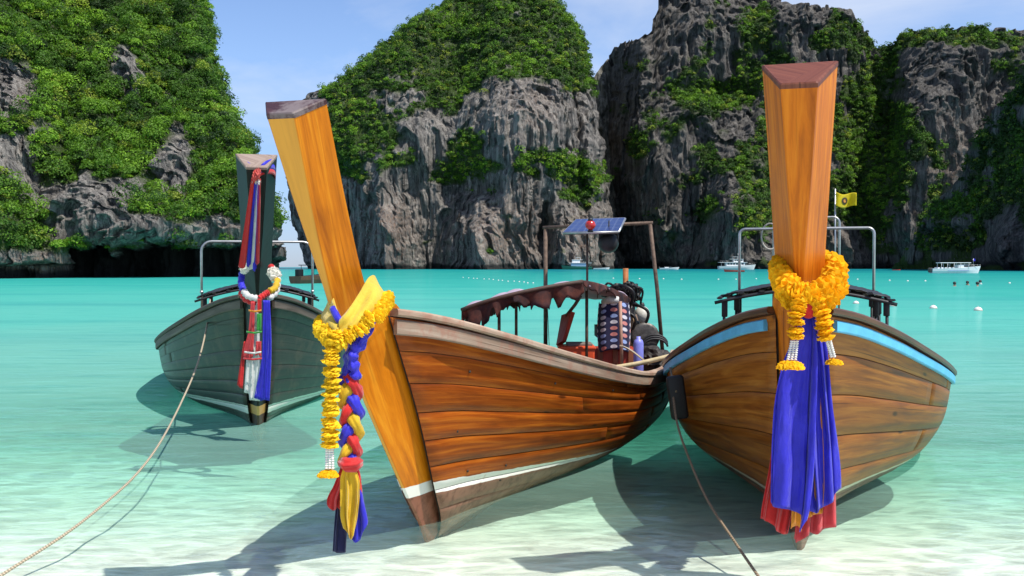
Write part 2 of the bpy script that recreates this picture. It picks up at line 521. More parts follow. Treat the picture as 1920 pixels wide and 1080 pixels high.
# ------------------------------------------------------------------ limestone cliffs
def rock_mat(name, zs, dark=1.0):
    t = NT(name)
    pos = t.node("ShaderNodeNewGeometry").outputs["Position"]
    s = 1.0 / zs
    n1 = t.noise(t.mapping(pos, (0.16 * s, 0.16 * s, 0.03 * s)), 1.0, 8, 0.65, 0.5)
    n2 = t.noise(t.mapping(pos, (0.8 * s, 0.8 * s, 0.085 * s)), 1.0, 6, 0.7)
    n3 = t.noise(t.mapping(pos, (0.9 * s, 0.9 * s, 0.7 * s)), 1.0, 6, 0.7)
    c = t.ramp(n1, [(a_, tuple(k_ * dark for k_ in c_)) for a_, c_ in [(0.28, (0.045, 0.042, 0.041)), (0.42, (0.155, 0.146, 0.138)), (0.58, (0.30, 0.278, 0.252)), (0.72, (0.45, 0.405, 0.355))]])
    c = t.mix(t.math('MULTIPLY', t.step(0.48, 0.64, n2), 0.74), c, (0.028, 0.027, 0.029))
    dr1 = t.noise(t.mapping(pos, (0.42 * s, 0.42 * s, 0.016 * s)), 1.0, 5, 0.6, 0.2)
    c = t.mix(t.math('MULTIPLY', t.step(0.54, 0.66, dr1), 0.45), c, (0.50 * dark, 0.46 * dark, 0.41 * dark))
    c = t.mix(t.math('MULTIPLY', t.step(0.45, 0.34, dr1), 0.7), c, (0.03, 0.029, 0.03))
    warm = t.math('MULTIPLY', t.attr("warm"), t.step(0.42, 0.66, n3), None, True)
    c = t.mix(t.math('MULTIPLY', warm, 0.85), c, (0.40, 0.25, 0.17))
    c = t.mix(t.math('MULTIPLY', t.step(0.5, 0.75, n3), 0.3), c, (0.045, 0.043, 0.042))
    wet_shade = t.attr("wet_shade")
    c = t.mix(t.math('MULTIPLY', wet_shade, 0.92), c, (0.022, 0.022, 0.022))  # blackens the wet waterline rock and the shaded notch
    veg = t.math('MULTIPLY', t.attr("veg"), t.step(0.3, 0.5, n3), None, True)
    gcol = t.ramp(n2, [(0.3, (0.02, 0.04, 0.010)), (0.7, (0.07, 0.12, 0.022))])
    c = t.mix(veg, c, gcol)
    nb = t.bump(n3, 0.9, 1.2 * zs, t.bump(n2, 1.0, 2.2 * zs))
    return t.done(t.principled(c, 0.9, 0, nb, 0, 0.15))

t = NT("leaf_green")
lc = t.attr("tint", "Color")
p = t.principled(lc, 0.6, 0, None, 0, 0.25)
tr = t.node("ShaderNodeBsdfTranslucent"); t.put(tr.inputs[0], t.mix(1.0, lc, (1.2, 1.25, 0.5), 'MULTIPLY'))
mx = t.node("ShaderNodeMixShader"); mx.inputs[0].default_value = 0.3
t.l.new(p, mx.inputs[1]); t.l.new(tr.outputs[0], mx.inputs[2])
m_leaf = t.done(mx.outputs[0])

def foliage(name, C, R, K, leaf, seed, bright, flat=0.85):
    """C centres (N,3), R crown radii, K leaf sprays per crown: one mesh of small leaf faces"""
    g = np.random.default_rng(seed)
    N = len(C)
    d = g.normal(size=(N, K, 3)); d[..., 2] = np.abs(d[..., 2]) * 0.9 - 0.25 * g.random((N, K))
    d[..., 1] -= 0.25
    d /= np.linalg.norm(d, axis=-1, keepdims=True)
    # lumpy crown: a few lobes per tree
    lob = g.normal(size=(N, 5, 3)); lob /= np.linalg.norm(lob, axis=-1, keepdims=True)
    near = np.max(np.einsum('nki,nli->nkl', d, lob), -1)
    rad = (0.62 + 0.42 * np.clip(near, 0, 1) ** 3) * (0.8 + 0.25 * g.random((N, K)))
    pos = C[:, None, :] + d * (R[:, None] * rad)[..., None] * np.array([1, 1, flat])
    nrm = d + g.normal(size=d.shape) * 0.55
    nrm[..., 2] += 0.25
    nrm /= np.linalg.norm(nrm, axis=-1, keepdims=True)
    a = np.cross(nrm, g.normal(size=d.shape)); a /= np.linalg.norm(a, axis=-1, keepdims=True)
    b = np.cross(nrm, a)
    sz = leaf * (0.6 + 0.8 * g.random((N, K, 1)))
    V = np.stack([pos - a * sz, pos + b * sz * 0.55, pos + a * sz, pos - b * sz * 0.55], 2).reshape(-1, 3)
    F = np.arange(len(V)).reshape(-1, 4)
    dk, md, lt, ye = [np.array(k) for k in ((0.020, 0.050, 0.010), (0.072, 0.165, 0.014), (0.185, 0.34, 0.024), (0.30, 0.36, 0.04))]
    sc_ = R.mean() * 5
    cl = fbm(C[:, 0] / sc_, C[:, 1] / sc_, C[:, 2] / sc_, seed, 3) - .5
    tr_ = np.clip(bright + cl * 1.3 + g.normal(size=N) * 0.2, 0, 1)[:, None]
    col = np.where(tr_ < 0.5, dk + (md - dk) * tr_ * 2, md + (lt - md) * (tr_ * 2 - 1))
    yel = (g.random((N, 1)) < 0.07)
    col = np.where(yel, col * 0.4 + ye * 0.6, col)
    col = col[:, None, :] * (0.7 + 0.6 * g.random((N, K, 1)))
    col = np.repeat(col.reshape(-1, 3), 4, 0)
    o = mesh_obj(name, V, F, m_leaf, attrs={"tint": col})
    return tag(o, kind="stuff")

def blobs(PX, PY, lst):
    w = np.zeros_like(PX)
    for cx, cy, rx, ry, a in lst:
        w += a * np.exp(-(((PX - cx) / rx) ** 2 + ((PY - cy) / ry) ** 2))
    return w

def controls(PX, PY, rows):
    """rows: [(py, [(px, metres), ...]), ...] -> smooth relief in depth"""
    pys = [r[0] for r in rows]
    vals = np.stack([np.interp(PX, [p[0] for p in r[1]], [p[1] for p in r[1]]) for r in rows], 0)
    out = np.zeros_like(PX)
    idx = np.clip(np.searchsorted(pys, PY.ravel()) - 1, 0, len(pys) - 2).reshape(PY.shape) if len(pys) > 1 else None
    if idx is None: return vals[0]
    p0 = np.array(pys)[idx]; p1 = np.array(pys)[idx + 1]
    tt = np.clip((PY - p0) / (p1 - p0), 0, 1)
    I, J = np.indices(PX.shape)
    return vals[idx, I, J] * (1 - tt) + vals[idx + 1, I, J] * tt

def cliff(name, PX, PY, Y, mat, scale, veg, warm, wet_shade, back, seed, disp=1.0, edge_round=None):
    """sheet of rock seen from the bay, closed behind with flanks that run `back` metres inland"""
    P = at(PX, PY, Y)
    x, y, z = P[..., 0], P[..., 1], P[..., 2]
    s = scale
    f1 = ridged(x / (22 * s), y / (22 * s), z / (120 * s), seed, 3)
    f2 = ridged(x / (7 * s), y / (7 * s), z / (75 * s), seed + 3, 3)
    f3 = fbm(x / (2.6 * s), y / (2.6 * s), z / (9.0 * s), seed + 5, 3)
    f5 = ridged(x / (3.4 * s), y / (3.4 * s), z / (28 * s) + 0.5 * f1, seed + 7, 2)
    st = vnoise(x / (30 * s), y / (30 * s), z / (5.5 * s) + 1.2 * f2, seed + 8)
    f1 = f1 ** 1.5; f2 = f2 ** 1.4
    f4 = fbm(x / (45 * s), y / (45 * s), z / (40 * s), seed + 9, 3)
    rocky = 1 - 0.5 * np.clip(veg, 0, 1)
    dd = disp * s * rocky * (17.0 * (f1 - 0.5) + 8.5 * (f2 - 0.5) + 2.2 * (f3 - 0.5) + 4.6 * (f5 - .6) + 1.6 * (st - .5)) + disp * s * 16 * (f4 - 0.5)
    sx = disp * s * (2.2 * (vnoise(x / (5 * s), y / (5 * s), z / (9 * s), seed + 21) - 0.5))
    P = P.copy()
    P[..., 1] -= dd
    P[..., 0] += sx
    P[..., 2] += disp * s * 2.0 * (vnoise(x / (4 * s), y / (4 * s), z / (4 * s), seed + 22) - 0.5) * sstep(0, 6 * s, z)
    nr, nc = PX.shape
    # flanks: fold every border point inland
    def ext(Pb, k, side):
        # straight away from the bay and inwards, so that the flanks stay behind the face
        m = 1 + back * k / Pb[..., 1:2]
        q = (Pb - np.array([0, 0, CAM_H])) * m + np.array([0, 0, CAM_H])
        q[..., 0] += side * 0.25 * back * k
        q[..., 2] -= 0.06 * back * k
        return q
    L = np.stack([ext(P[:, 0], k, 1) for k in (1.0, 0.5)], 1)
    R = np.stack([ext(P[:, -1], k, -1) for k in (0.5, 1.0)], 1)
    full = np.concatenate([L, P, R], 1)
    T = full[:1].copy(); T2 = full[:1].copy()
    o3 = np.array([0, 0, CAM_H])
    T = (T - o3) * (1 + .5 * back / T[..., 1:2]) + o3; T2 = (T2 - o3) * (1 + back / T2[..., 1:2]) + o3
    T[..., 2] -= .10 * back; T2[..., 2] -= .30 * back
    full = np.concatenate([T2, T, full], 0)
    def padd(a):
        a = np.concatenate([a[:, :1], a[:, :1], a, a[:, -1:], a[:, -1:]], 1)
        return np.concatenate([a[:1], a[:1], a], 0)
    o = mesh_obj(name, full.reshape(-1, 3), grid_faces(*full.shape[:2]), mat, smooth=True,
                 attrs={"veg": padd(np.clip(veg, 0, 1)).ravel(), "warm": padd(warm).ravel(), "wet_shade": padd(wet_shade).ravel()})
    tag(o, kind="structure")
    return P

def plant(P, dens, n, rmin, rmax, seed, lift=0.2):
    g = np.random.default_rng(seed)
    # weight by face area so that crowns spread evenly over the rock
    du = np.gradient(P, axis=1); dv = np.gradient(P, axis=0)
    ar = np.linalg.norm(np.cross(du, dv), axis=-1)
    w = (dens * np.minimum(ar, np.percentile(ar, 97))).ravel()
    w = np.maximum(w, 0); w /= w.sum()
    i = g.choice(len(w), size=n, p=w)
    c = P.reshape(-1, 3)[i] + g.normal(size=(n, 3)) * 0.3 * rmin
    r = rmin + (rmax - rmin) * g.random(n) ** 2
    c[:, 2] += lift * r; c[:, 1] -= lift * r
    return i, c, r

m_rock_far = rock_mat("limestone_far", 1.0)
m_rock_dark = rock_mat("limestone_dark", 1.0, 0.62)  # same limestone darkened: shade of wall and spur put into its colour
m_rock_near = rock_mat("limestone_near", 0.30)

def rows_sheet(py0, py1, nr, nc, left, right):
    """left/right: [(py, px)] outlines"""
    v = np.linspace(0, 1, nr)[:, None]; u = np.linspace(0, 1, nc)[None, :]
    PY = py0 + (py1 - py0) * v + 0 * u
    lx = pchip(PY[:, 0], [p[0] for p in left], [p[1] for p in left])[:, None]
    rx = pchip(PY[:, 0], [p[0] for p in right], [p[1] for p in right])[:, None]
    return lx + (rx - lx) * u, PY

def cols_sheet(px0, px1, nr, nc, top, base):
    u = np.linspace(0, 1, nc)[None, :]; v = np.linspace(0, 1, nr)[:, None]
    PX = px0 + (px1 - px0) * u + 0 * v
    tp = np.interp(PX[0], [p[0] for p in top], [p[1] for p in top])[None, :]
    return PX, tp + (base - tp) * v

# --- middle headland, about 600 m off
PX, PY = rows_sheet(-62, 508, 330, 400,
    [(-62, 925), (-40, 880), (0, 842), (60, 752), (112, 690), (150, 640), (185, 575), (220, 553), (330, 541), (370, 545), (430, 556), (480, 570), (508, 580)],
    [(-62, 945), (-40, 990), (0, 1030), (40, 1070), (80, 1094), (140, 1108), (250, 1128), (330, 1141), (400, 1149), (460, 1154), (508, 1156)])
nzl = fbm(PX / 25, PY / 18, 0 * PX, 2, 4)
PXn = PX + (nzl - 0.5) * 14
hz = controls(PX, PY, [
    (250, [(540, 30), (640, 12), (760, 0), (860, 6), (930, -6), (1050, -4), (1085, 14), (1110, 6), (1150, 34)]),
    (360, [(540, 52), (640, 20), (715, -6), (760, 2), (850, 14), (880, 6), (960, -10), (975, -14), (1000, -2), (1050, 0), (1095, 12), (1110, 6), (1156, 30)]),
    (440, [(540, 60), (640, 26), (722, -12), (745, -10), (805, 10), (860, -2), (893, -22), (935, -16), (1000, -2), (1020, 6), (1052, -10), (1100, -4), (1156, 26)]),
    (508, [(540, 62), (640, 26), (722, -14), (745, -12), (806, 10), (860, -6), (895, -24), (950, -18), (1020, -6), (1060, -14), (1100, -6), (1156, 26)])])
rec = 95 * np.clip((300 - PY) / 300, 0, 1.25) ** 1.35 + 6 * np.clip((500 - PY) / 250, 0, 1)
wallcut = blobs(PX, PY, [(985, 215, 70, 62, 1)])
rec = rec - 16 * wallcut
Y = 625 + 2.3 * hz + rec
ed = np.minimum(np.linspace(0, 1, 400), 1 - np.linspace(0, 1, 400))[None, :] * np.ones((330, 1))
Y += 55 * np.clip(1 - ed / 0.06, 0, 1) ** 2
vegw = (1.25 * sstep(215, 120, PY) + blobs(PX, PY, [(640, 260, 60, 80, 1.1), (720, 230, 80, 60, .9), (880, 300, 65, 45, .85), (752, 300, 36, 18, 1.2), (845, 335, 45, 40, .7),
     (1055, 315, 80, 32, 1.2), (1105, 350, 45, 40, .8), (1000, 285, 60, 16, .8), (870, 262, 30, 30, .6), (797, 455, 16, 11, 1.0), (860, 190, 70, 40, .6), (1080, 160, 40, 50, .7), (680, 330, 50, 20, .5), (955, 408, 14, 8, .7), (1075, 420, 18, 14, .4)])
     - blobs(PX, PY, [(985, 212, 66, 58, 1.6), (790, 265, 50, 32, .7), (680, 420, 120, 70, .6), (1095, 230, 26, 60, .9), (735, 150, 34, 10, .5)]))
vn = fbm(PX / 34, PY / 26, 0 * PX, 41, 4)
veg = sstep(0.46, 0.80, vegw + (vn - 0.5) * 1.9)
warm = np.clip(blobs(PX, PY, [(950, 440, 70, 60, 1), (735, 430, 45, 60, .9), (1000, 200, 60, 60, .45), (1100, 440, 50, 50, .8), (610, 430, 60, 50, .4)]), 0, 1)
wet_shade = np.clip(sstep(494, 499, PY + (vn - .5) * 14), 0, 1)
Pm = cliff("limestone_headland", PXn, PY, Y, m_rock_far, 1.0, veg, warm, wet_shade, 120, 50)
i, c, r = plant(Pm, veg ** 1.5 * (PY < 478), 3900, 1.1, 4.4, 91)
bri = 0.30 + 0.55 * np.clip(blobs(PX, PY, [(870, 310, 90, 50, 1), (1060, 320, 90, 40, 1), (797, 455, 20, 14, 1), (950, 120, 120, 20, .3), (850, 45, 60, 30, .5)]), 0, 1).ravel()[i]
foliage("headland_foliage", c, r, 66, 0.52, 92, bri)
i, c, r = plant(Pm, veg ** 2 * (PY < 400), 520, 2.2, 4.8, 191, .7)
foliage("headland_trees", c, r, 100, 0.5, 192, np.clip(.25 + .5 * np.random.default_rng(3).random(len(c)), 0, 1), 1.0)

# --- long wall on the right, about 680 m off
PX, PY = cols_sheet(1121, 2150, 300, 470,
    [(1121, 135), (1128, 126), (1142, 112), (1150, 96), (1165, 82), (1205, 66), (1217, 60), (1225, 42), (1232, 18), (1240, -10), (1252, -45), (1290, -80), (1400, -60), (1452, -12), (1478, 4), (1500, 14), (1530, 8), (1560, 10), (1590, 22), (1615, 44), (1632, 66),
     (1650, 88), (1672, 86), (1690, 66), (1720, 58), (1760, 56), (1805, 46), (1850, 52), (1890, 54), (1920, 56), (2000, 50), (2150, 70)], 508)
vn = fbm(PX / 34, PY / 26, 0 * PX, 43, 4)
PXn = PX + (fbm(PX / 25, PY / 20, 0 * PX, 12, 4) - .5) * 12
PYn = PY + (fbm(PX / 14, 0 * PX, 0 * PX, 13, 4) - .5) * 14 * sstep(480, 300, PY)
hz = controls(PX, PY, [
    (60, [(1121, 60), (1200, 10), (1300, 0), (1420, 10), (1560, -4), (1640, 20), (1700, 10), (1760, -6), (1920, -10), (2150, -10)]),
    (230, [(1121, 70), (1200, 0), (1290, -4), (1380, 8), (1500, 0), (1590, 22), (1670, 34), (1700, -6), (1720, -10), (1800, -2), (1850, 4), (1920, -10), (2150, -10)]),
    (400, [(1121, 70), (1195, 20), (1240, -4), (1290, 10), (1370, -30), (1420, -16), (1520, 10), (1620, 24), (1690, -4), (1760, -2), (1850, -10), (2150, -10)]),
    (508, [(1121, 70), (1200, 30), (1330, -18), (1350, -24), (1440, -30), (1500, -10), (1620, 20), (1700, 0), (1760, -4), (1850, -20), (2150, -20)])])
rec = 85 * np.clip((330 - PY) / 330, 0, 1.3) ** 1.25 + 10 * np.clip((500 - PY) / 200, 0, 1)
rec -= 22 * blobs(PX, PY, [(1400, 60, 150, 50, 1), (1780, 190, 70, 90, .8)])
rec += 18 * blobs(PX, PY, [(1360, 175, 80, 24, 1)])
Y = 690 + 2.2 * hz + rec
Y += 50 * np.clip(1 - (PX - 1121) / 50, 0, 1) ** 2
vegw = (blobs(PX, PY, [(1360, 172, 85, 30, 1.4), (1440, 140, 50, 28, 1.0), (1430, 60, 60, 50, .9), (1550, 60, 70, 40, .7), (1640, 250, 62, 120, 1.35), (1610, 370, 55, 60, 1.0), (1700, 75, 60, 20, 1.0), (1800, 70, 90, 18, 1.1),
     (1330, 330, 50, 60, .6), (1440, 330, 60, 90, .7), (1200, 270, 40, 40, .6), (1400, 415, 22, 20, 1.2), (1290, 180, 50, 50, .5), (1330, 60, 20, 60, .5), (1240, 420, 30, 20, .3), (1745, 290, 30, 60, .5), (1500, 240, 80, 60, .5), (1500, 420, 60, 40, .4), (1880, 120, 50, 40, .5)])
     - blobs(PX, PY, [(1280, 40, 70, 40, .7), (1780, 200, 60, 90, .6), (1490, 40, 40, 30, .4)]) + 0.14)
veg = sstep(0.42, 0.78, vegw + (vn - 0.5) * 1.7)
warm = np.clip(blobs(PX, PY, [(1780, 330, 60, 90, .5), (1520, 450, 60, 40, .5)]), 0, 1)
wet_shade = np.clip(sstep(488, 497, PY + (vn - .5) * 24), 0, 1)
Pr = cliff("limestone_wall", PXn, PYn, Y, m_rock_dark, 1.0, veg, warm, wet_shade, 160, 60, 1.25)
i, c, r = plant(Pr, veg ** 1.5 * (PY < 470) * (PX < 1990), 3900, 1.1, 4.6, 93)
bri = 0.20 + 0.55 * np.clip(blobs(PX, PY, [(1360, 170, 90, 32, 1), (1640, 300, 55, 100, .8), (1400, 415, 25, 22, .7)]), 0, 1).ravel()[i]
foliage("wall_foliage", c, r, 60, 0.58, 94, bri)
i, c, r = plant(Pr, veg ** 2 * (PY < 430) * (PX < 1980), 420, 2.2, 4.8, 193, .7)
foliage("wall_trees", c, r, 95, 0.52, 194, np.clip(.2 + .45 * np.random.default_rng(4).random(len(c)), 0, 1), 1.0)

# --- grey slope far behind the gap
PX, PY = cols_sheet(1085, 1200, 90, 60, [(1085, 170), (1105, 160), (1119, 138), (1128, 124), (1140, 110), (1152, 118), (1200, 140)], 508)
one = np.zeros_like(PX)
cliff("limestone_slope", PX, PY, 830 + 60 * (300 - PY) / 300, m_rock_far, 1.0, one + .2, one, one, 80, 70)

# --- spur added at the far right, its flank standing in for a cast shadow
PX, PY = cols_sheet(1670, 2130, 200, 220, [(1670, 505), (1690, 488), (1705, 458), (1745, 396), (1790, 338), (1822, 290), (1845, 240), (1875, 196), (1905, 152), (1925, 120), (1960, 60), (2000, -10), (2050, -80), (2130, -140)], 509)
vn = fbm(PX / 30, PY / 30, 0 * PX, 44, 4)
Y = 610 - 0.66 * (PX - 1670) + 30 * np.clip((400 - PY) / 400, 0, 1.4)
Y -= 30 * blobs(PX, PY, [(1885, 465, 34, 46, 1)])
Y += 10 * sstep(1862, 1850, PX) * sstep(420, 440, PY)
veg = sstep(0.45, 0.75, 0.75 + (vn - .5) * 1.6 - blobs(PX, PY, [(1885, 460, 45, 45, 1.2)]))
wet_shade = np.clip(sstep(486, 497, PY + (vn - .5) * 20), 0, 1)
Ps = cliff("shadow_spur", PX + (vn - .5) * 16, PY, Y, m_rock_dark, 0.9, veg, 0 * PX, wet_shade, 100, 80)
i, c, r = plant(Ps, veg * (PY < 470) * (PX < 1990), 1500, 1.5, 4.2, 95)
foliage("spur_foliage", c, r, 50, 0.6, 96, np.full(len(c), 0.15))  # dark leaf tint: the spur's shade put into the colour

# --- left headland, about 150 m off, undercut by a sea notch
PX, PY = rows_sheet(-90, 530, 380, 420,
    [(-90, -260), (530, -260)],
    [(-90, 352), (-40, 374), (0, 386), (60, 397), (110, 403), (160, 418), (215, 440), (262, 468), (300, 478), (370, 498), (388, 520), (412, 526), (436, 522), (450, 512), (456, 524), (468, 541), (480, 541), (492, 530), (508, 514), (530, 505)])
vn = fbm(PX / 38, PY / 30, 0 * PX, 45, 4)
PXn = PX + (fbm(PX / 22, PY / 16, 0 * PX, 15, 4) - .5) * 16 * sstep(-200, 60, PX)
base = 150 + 24 * sstep(420, -200, PX) * -1
rec = 42 * np.clip((430 - PY) / 430, 0, 1.3) ** 1.15
Y = base + rec
Y += 5.0 * blobs(PX, PY, [(60, 380, 45, 90, 1), (130, 200, 30, 120, .8), (370, 200, 50, 90, .6)])
Y -= 5.0 * blobs(PX, PY, [(200, 390, 70, 60, 1), (300, 420, 90, 30, .7), (235, 130, 40, 60, .8), (30, 200, 60, 70, .8), (335, 300, 40, 60, .7)])
notch_top = 462 + 16 * (fbm(PX / 18, 0 * PX, 0 * PX, 33, 3) - .5) + 8 * blobs(PX, 0 * PX, [(140, 0, 20, 1, 1), (215, 0, 8, 1, 3)])
notch = sstep(notch_top - 2, notch_top + 4, PY) * sstep(116, 128, PX) * sstep(560, 500, PX)
Y += 13 * notch
Y += 5 * sstep(492, 500, PY) * sstep(128, 116, PX)
ed = np.linspace(0, 1, 420)[None, :] * np.ones((380, 1))
Y += 16 * np.clip(1 - (1 - ed) / 0.05, 0, 1) ** 2
rockw = blobs(PX, PY, [(25, 165, 62, 50, 1.2), (30, 290, 42, 60, 1.1), (238, 135, 26, 42, 1.2), (250, 160, 22, 30, .8), (338, 300, 24, 40, 1.4), (325, 330, 26, 26, .9), (190, 385, 62, 52, 1.5), (250, 360, 30, 26, .7), (300, 440, 150, 16, 1.3), (210, 430, 110, 24, 1.2), (430, 440, 70, 18, 1.1),
     (515, 455, 40, 22, 1.6), (75, 370, 36, 24, .7), (315, 185, 10, 24, .7), (432, 320, 14, 50, .5), (410, 400, 18, 26, .4)])
veg = sstep(0.35, 0.65, 0.95 - rockw + (vn - .5) * 1.15 - 1.5 * notch) * sstep(478, 466, PY)
warm = np.clip(blobs(PX, PY, [(60, 500, 70, 16, 1.4), (210, 450, 60, 16, .7), (60, 190, 50, 50, .4), (440, 440, 60, 20, .4), (130, 475, 30, 20, 1), (530, 465, 20, 18, .6)]), 0, 1)
wet_shade = np.clip(notch * 1.0 + sstep(500, 512, PY + (vn - .5) * 20), 0, 1)  # wet, algae-dark rock; over the notch it also paints in the cave's shade
Pl = cliff("jungle_headland", PXn, PY, Y, m_rock_near, 0.30, veg, warm, wet_shade, 60, 90, 1.1)
i, c, r = plant(Pl, veg ** 1.5 * (PX > -60), 2600, 0.5, 2.4, 97, 0.3)
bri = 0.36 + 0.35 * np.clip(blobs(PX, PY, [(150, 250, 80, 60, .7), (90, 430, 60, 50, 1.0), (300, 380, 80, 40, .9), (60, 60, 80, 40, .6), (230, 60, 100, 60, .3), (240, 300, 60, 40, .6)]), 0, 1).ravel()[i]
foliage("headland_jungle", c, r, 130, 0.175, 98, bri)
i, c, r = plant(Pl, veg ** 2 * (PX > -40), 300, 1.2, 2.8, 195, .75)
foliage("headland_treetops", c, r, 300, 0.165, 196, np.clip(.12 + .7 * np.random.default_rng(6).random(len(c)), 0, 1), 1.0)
# ------------------------------------------------------------------ longtail boats
W_KN = [0, .08, .2, .4, .7, 1.0]
S_T = [0, .5, 1, 1.5, 2, 2.5, 3, 3.6, 4.5, 6, 7.5]
B_T = [.03, .285, .54, .75, .93, 1.06, 1.14, 1.17, 1.15, 1.0, .8]
Z_T = [1.36, 1.285, 1.155, 1.015, .885, .775, .69, .63, .59, .60, .68]

RAKE = ([-.2, 0, .3, .9, 1.35, 1.9, 2.3, 2.7], [.08, 0, -.19, -.52, -.78, -1.10, -1.34, -1.58])
RAKE_LEAN = ([-.2, 0, .22, .61, .95, 1.2, 1.42, 1.8, 2.3, 2.7], [.14, 0, -.21, -.56, -.85, -1.03, -1.18, -1.41, -1.68, -1.90])

class Hull:
    def __init__(s, beam, L, rake=RAKE, full=False):
        s.beam, s.L, s.rake = beam, L, rake
        s.bow = [0, .34, .60, .77, .91, 1] if full else [0, .10, .44, .69, .88, 1]
    def front(s, z): return pchip(z, *s.rake)
    def pt(s, S, W):
        S, W = np.broadcast_arrays(np.asarray(S, float), np.asarray(W, float))
        b = pchip(S + .2, S_T, B_T)
        b = np.where(S < .3, b * (1 + (s.beam - 1) * S / .3), b * s.beam)
        zs = pchip(S + .2, S_T, Z_T)
        zk = -.12 + .10 * sstep(4.5, s.L, S)
        f = sstep(0.2, 2.2, S)
        X = (1 - f) * pchip(W, W_KN, s.bow) + f * pchip(W, W_KN, [0, .33, .63, .86, .965, 1])
        Z = (1 - f) * pchip(W, W_KN, [0, .055, .135, .30, .62, 1]) + f * pchip(W, W_KN, [0, .035, .12, .32, .64, 1])
        hw = .03 + .07 * W
        x = hw + (b - hw) * X
        z = zk + (zs - zk) * Z
        y = S + .13 + .23 * sstep(-.1, 1.0, z) + s.front(z)
        return np.stack([x, y, z], -1)
    def off(s, S, W, d):
        e = 1e-3
        S, W, d = np.broadcast_arrays(np.asarray(S, float), np.asarray(W, float), np.asarray(d, float))
        p = s.pt(S, W)
        du = s.pt(S + e, W) - s.pt(np.maximum(S - e, 0), W)
        dv = s.pt(S, np.minimum(W + e, 1)) - s.pt(S, np.maximum(W - e, 0))
        n = np.cross(dv, du)
        n /= np.maximum(np.linalg.norm(n, axis=-1, keepdims=True), 1e-9)
        n = np.where(n[..., :1] < -0.2, -n, n)
        return p + n * d[..., None]

def mirror(P, side):
    P = P.copy()
    if side < 0: P[..., 0] *= -1
    return P

def sheet_obj(name, P, mat, parent, flip=False, smooth=True, uv=True):
    nr, nc = P.shape[:2]
    uvs = None
    if uv:
        ds = np.linalg.norm(np.diff(P, axis=0), axis=-1).mean(1); dw = np.linalg.norm(np.diff(P, axis=1), axis=-1).mean(0)
        u = np.concatenate([[0], np.cumsum(ds)])[:, None] + np.zeros((1, nc)); v = np.concatenate([[0], np.cumsum(dw)])[None, :] + np.zeros((nr, 1))
        uvs = np.stack([u, v], -1).reshape(-1, 2)
    return mesh_obj(name, P.reshape(-1, 3), grid_faces(nr, nc, flip), mat, parent, smooth, uv=uvs)

def bar_sweep(name, path, prof, mat, parent, out=None, closed_caps=True):
    """timber of a constant profile [(across, up)] swept along path (N,3); across = horizontal outward"""
    path = np.asarray(path, float)
    n = len(path)
    tg = np.gradient(path, axis=0)
    ac = np.stack([tg[:, 1], -tg[:, 0], 0 * tg[:, 0]], -1)
    ac /= np.linalg.norm(ac, axis=1, keepdims=True)
    if out is not None:
        ac *= np.sign((ac * np.asarray(out)).sum(1, keepdims=True).mean())
    up = np.array([0, 0, 1.0])
    prof = np.asarray(prof, float)
    V = path[:, None, :] + ac[:, None, :] * prof[None, :, :1] + up * prof[None, :, 1:2]
    m = len(prof)
    f = grid_faces(n, m, wrap=True).tolist()
    f.append(list(range(m))); f.append(list(range((n - 1) * m, n * m)))
    L = np.concatenate([[0], np.cumsum(np.linalg.norm(np.diff(path, axis=0), axis=1))])
    pl = np.concatenate([[0], np.cumsum(np.linalg.norm(np.diff(prof, axis=0), axis=1))])
    uv = np.stack(np.broadcast_arrays(L[:, None], pl[None, :]), -1).reshape(-1, 2)
    o = mesh_obj(name, V.reshape(-1, 3), f, mat, parent, False, uv=uv)
    bm = bmesh.new(); bm.from_mesh(o.data); bmesh.ops.recalc_face_normals(bm, faces=bm.faces); bm.to_mesh(o.data); bm.free()
    return o

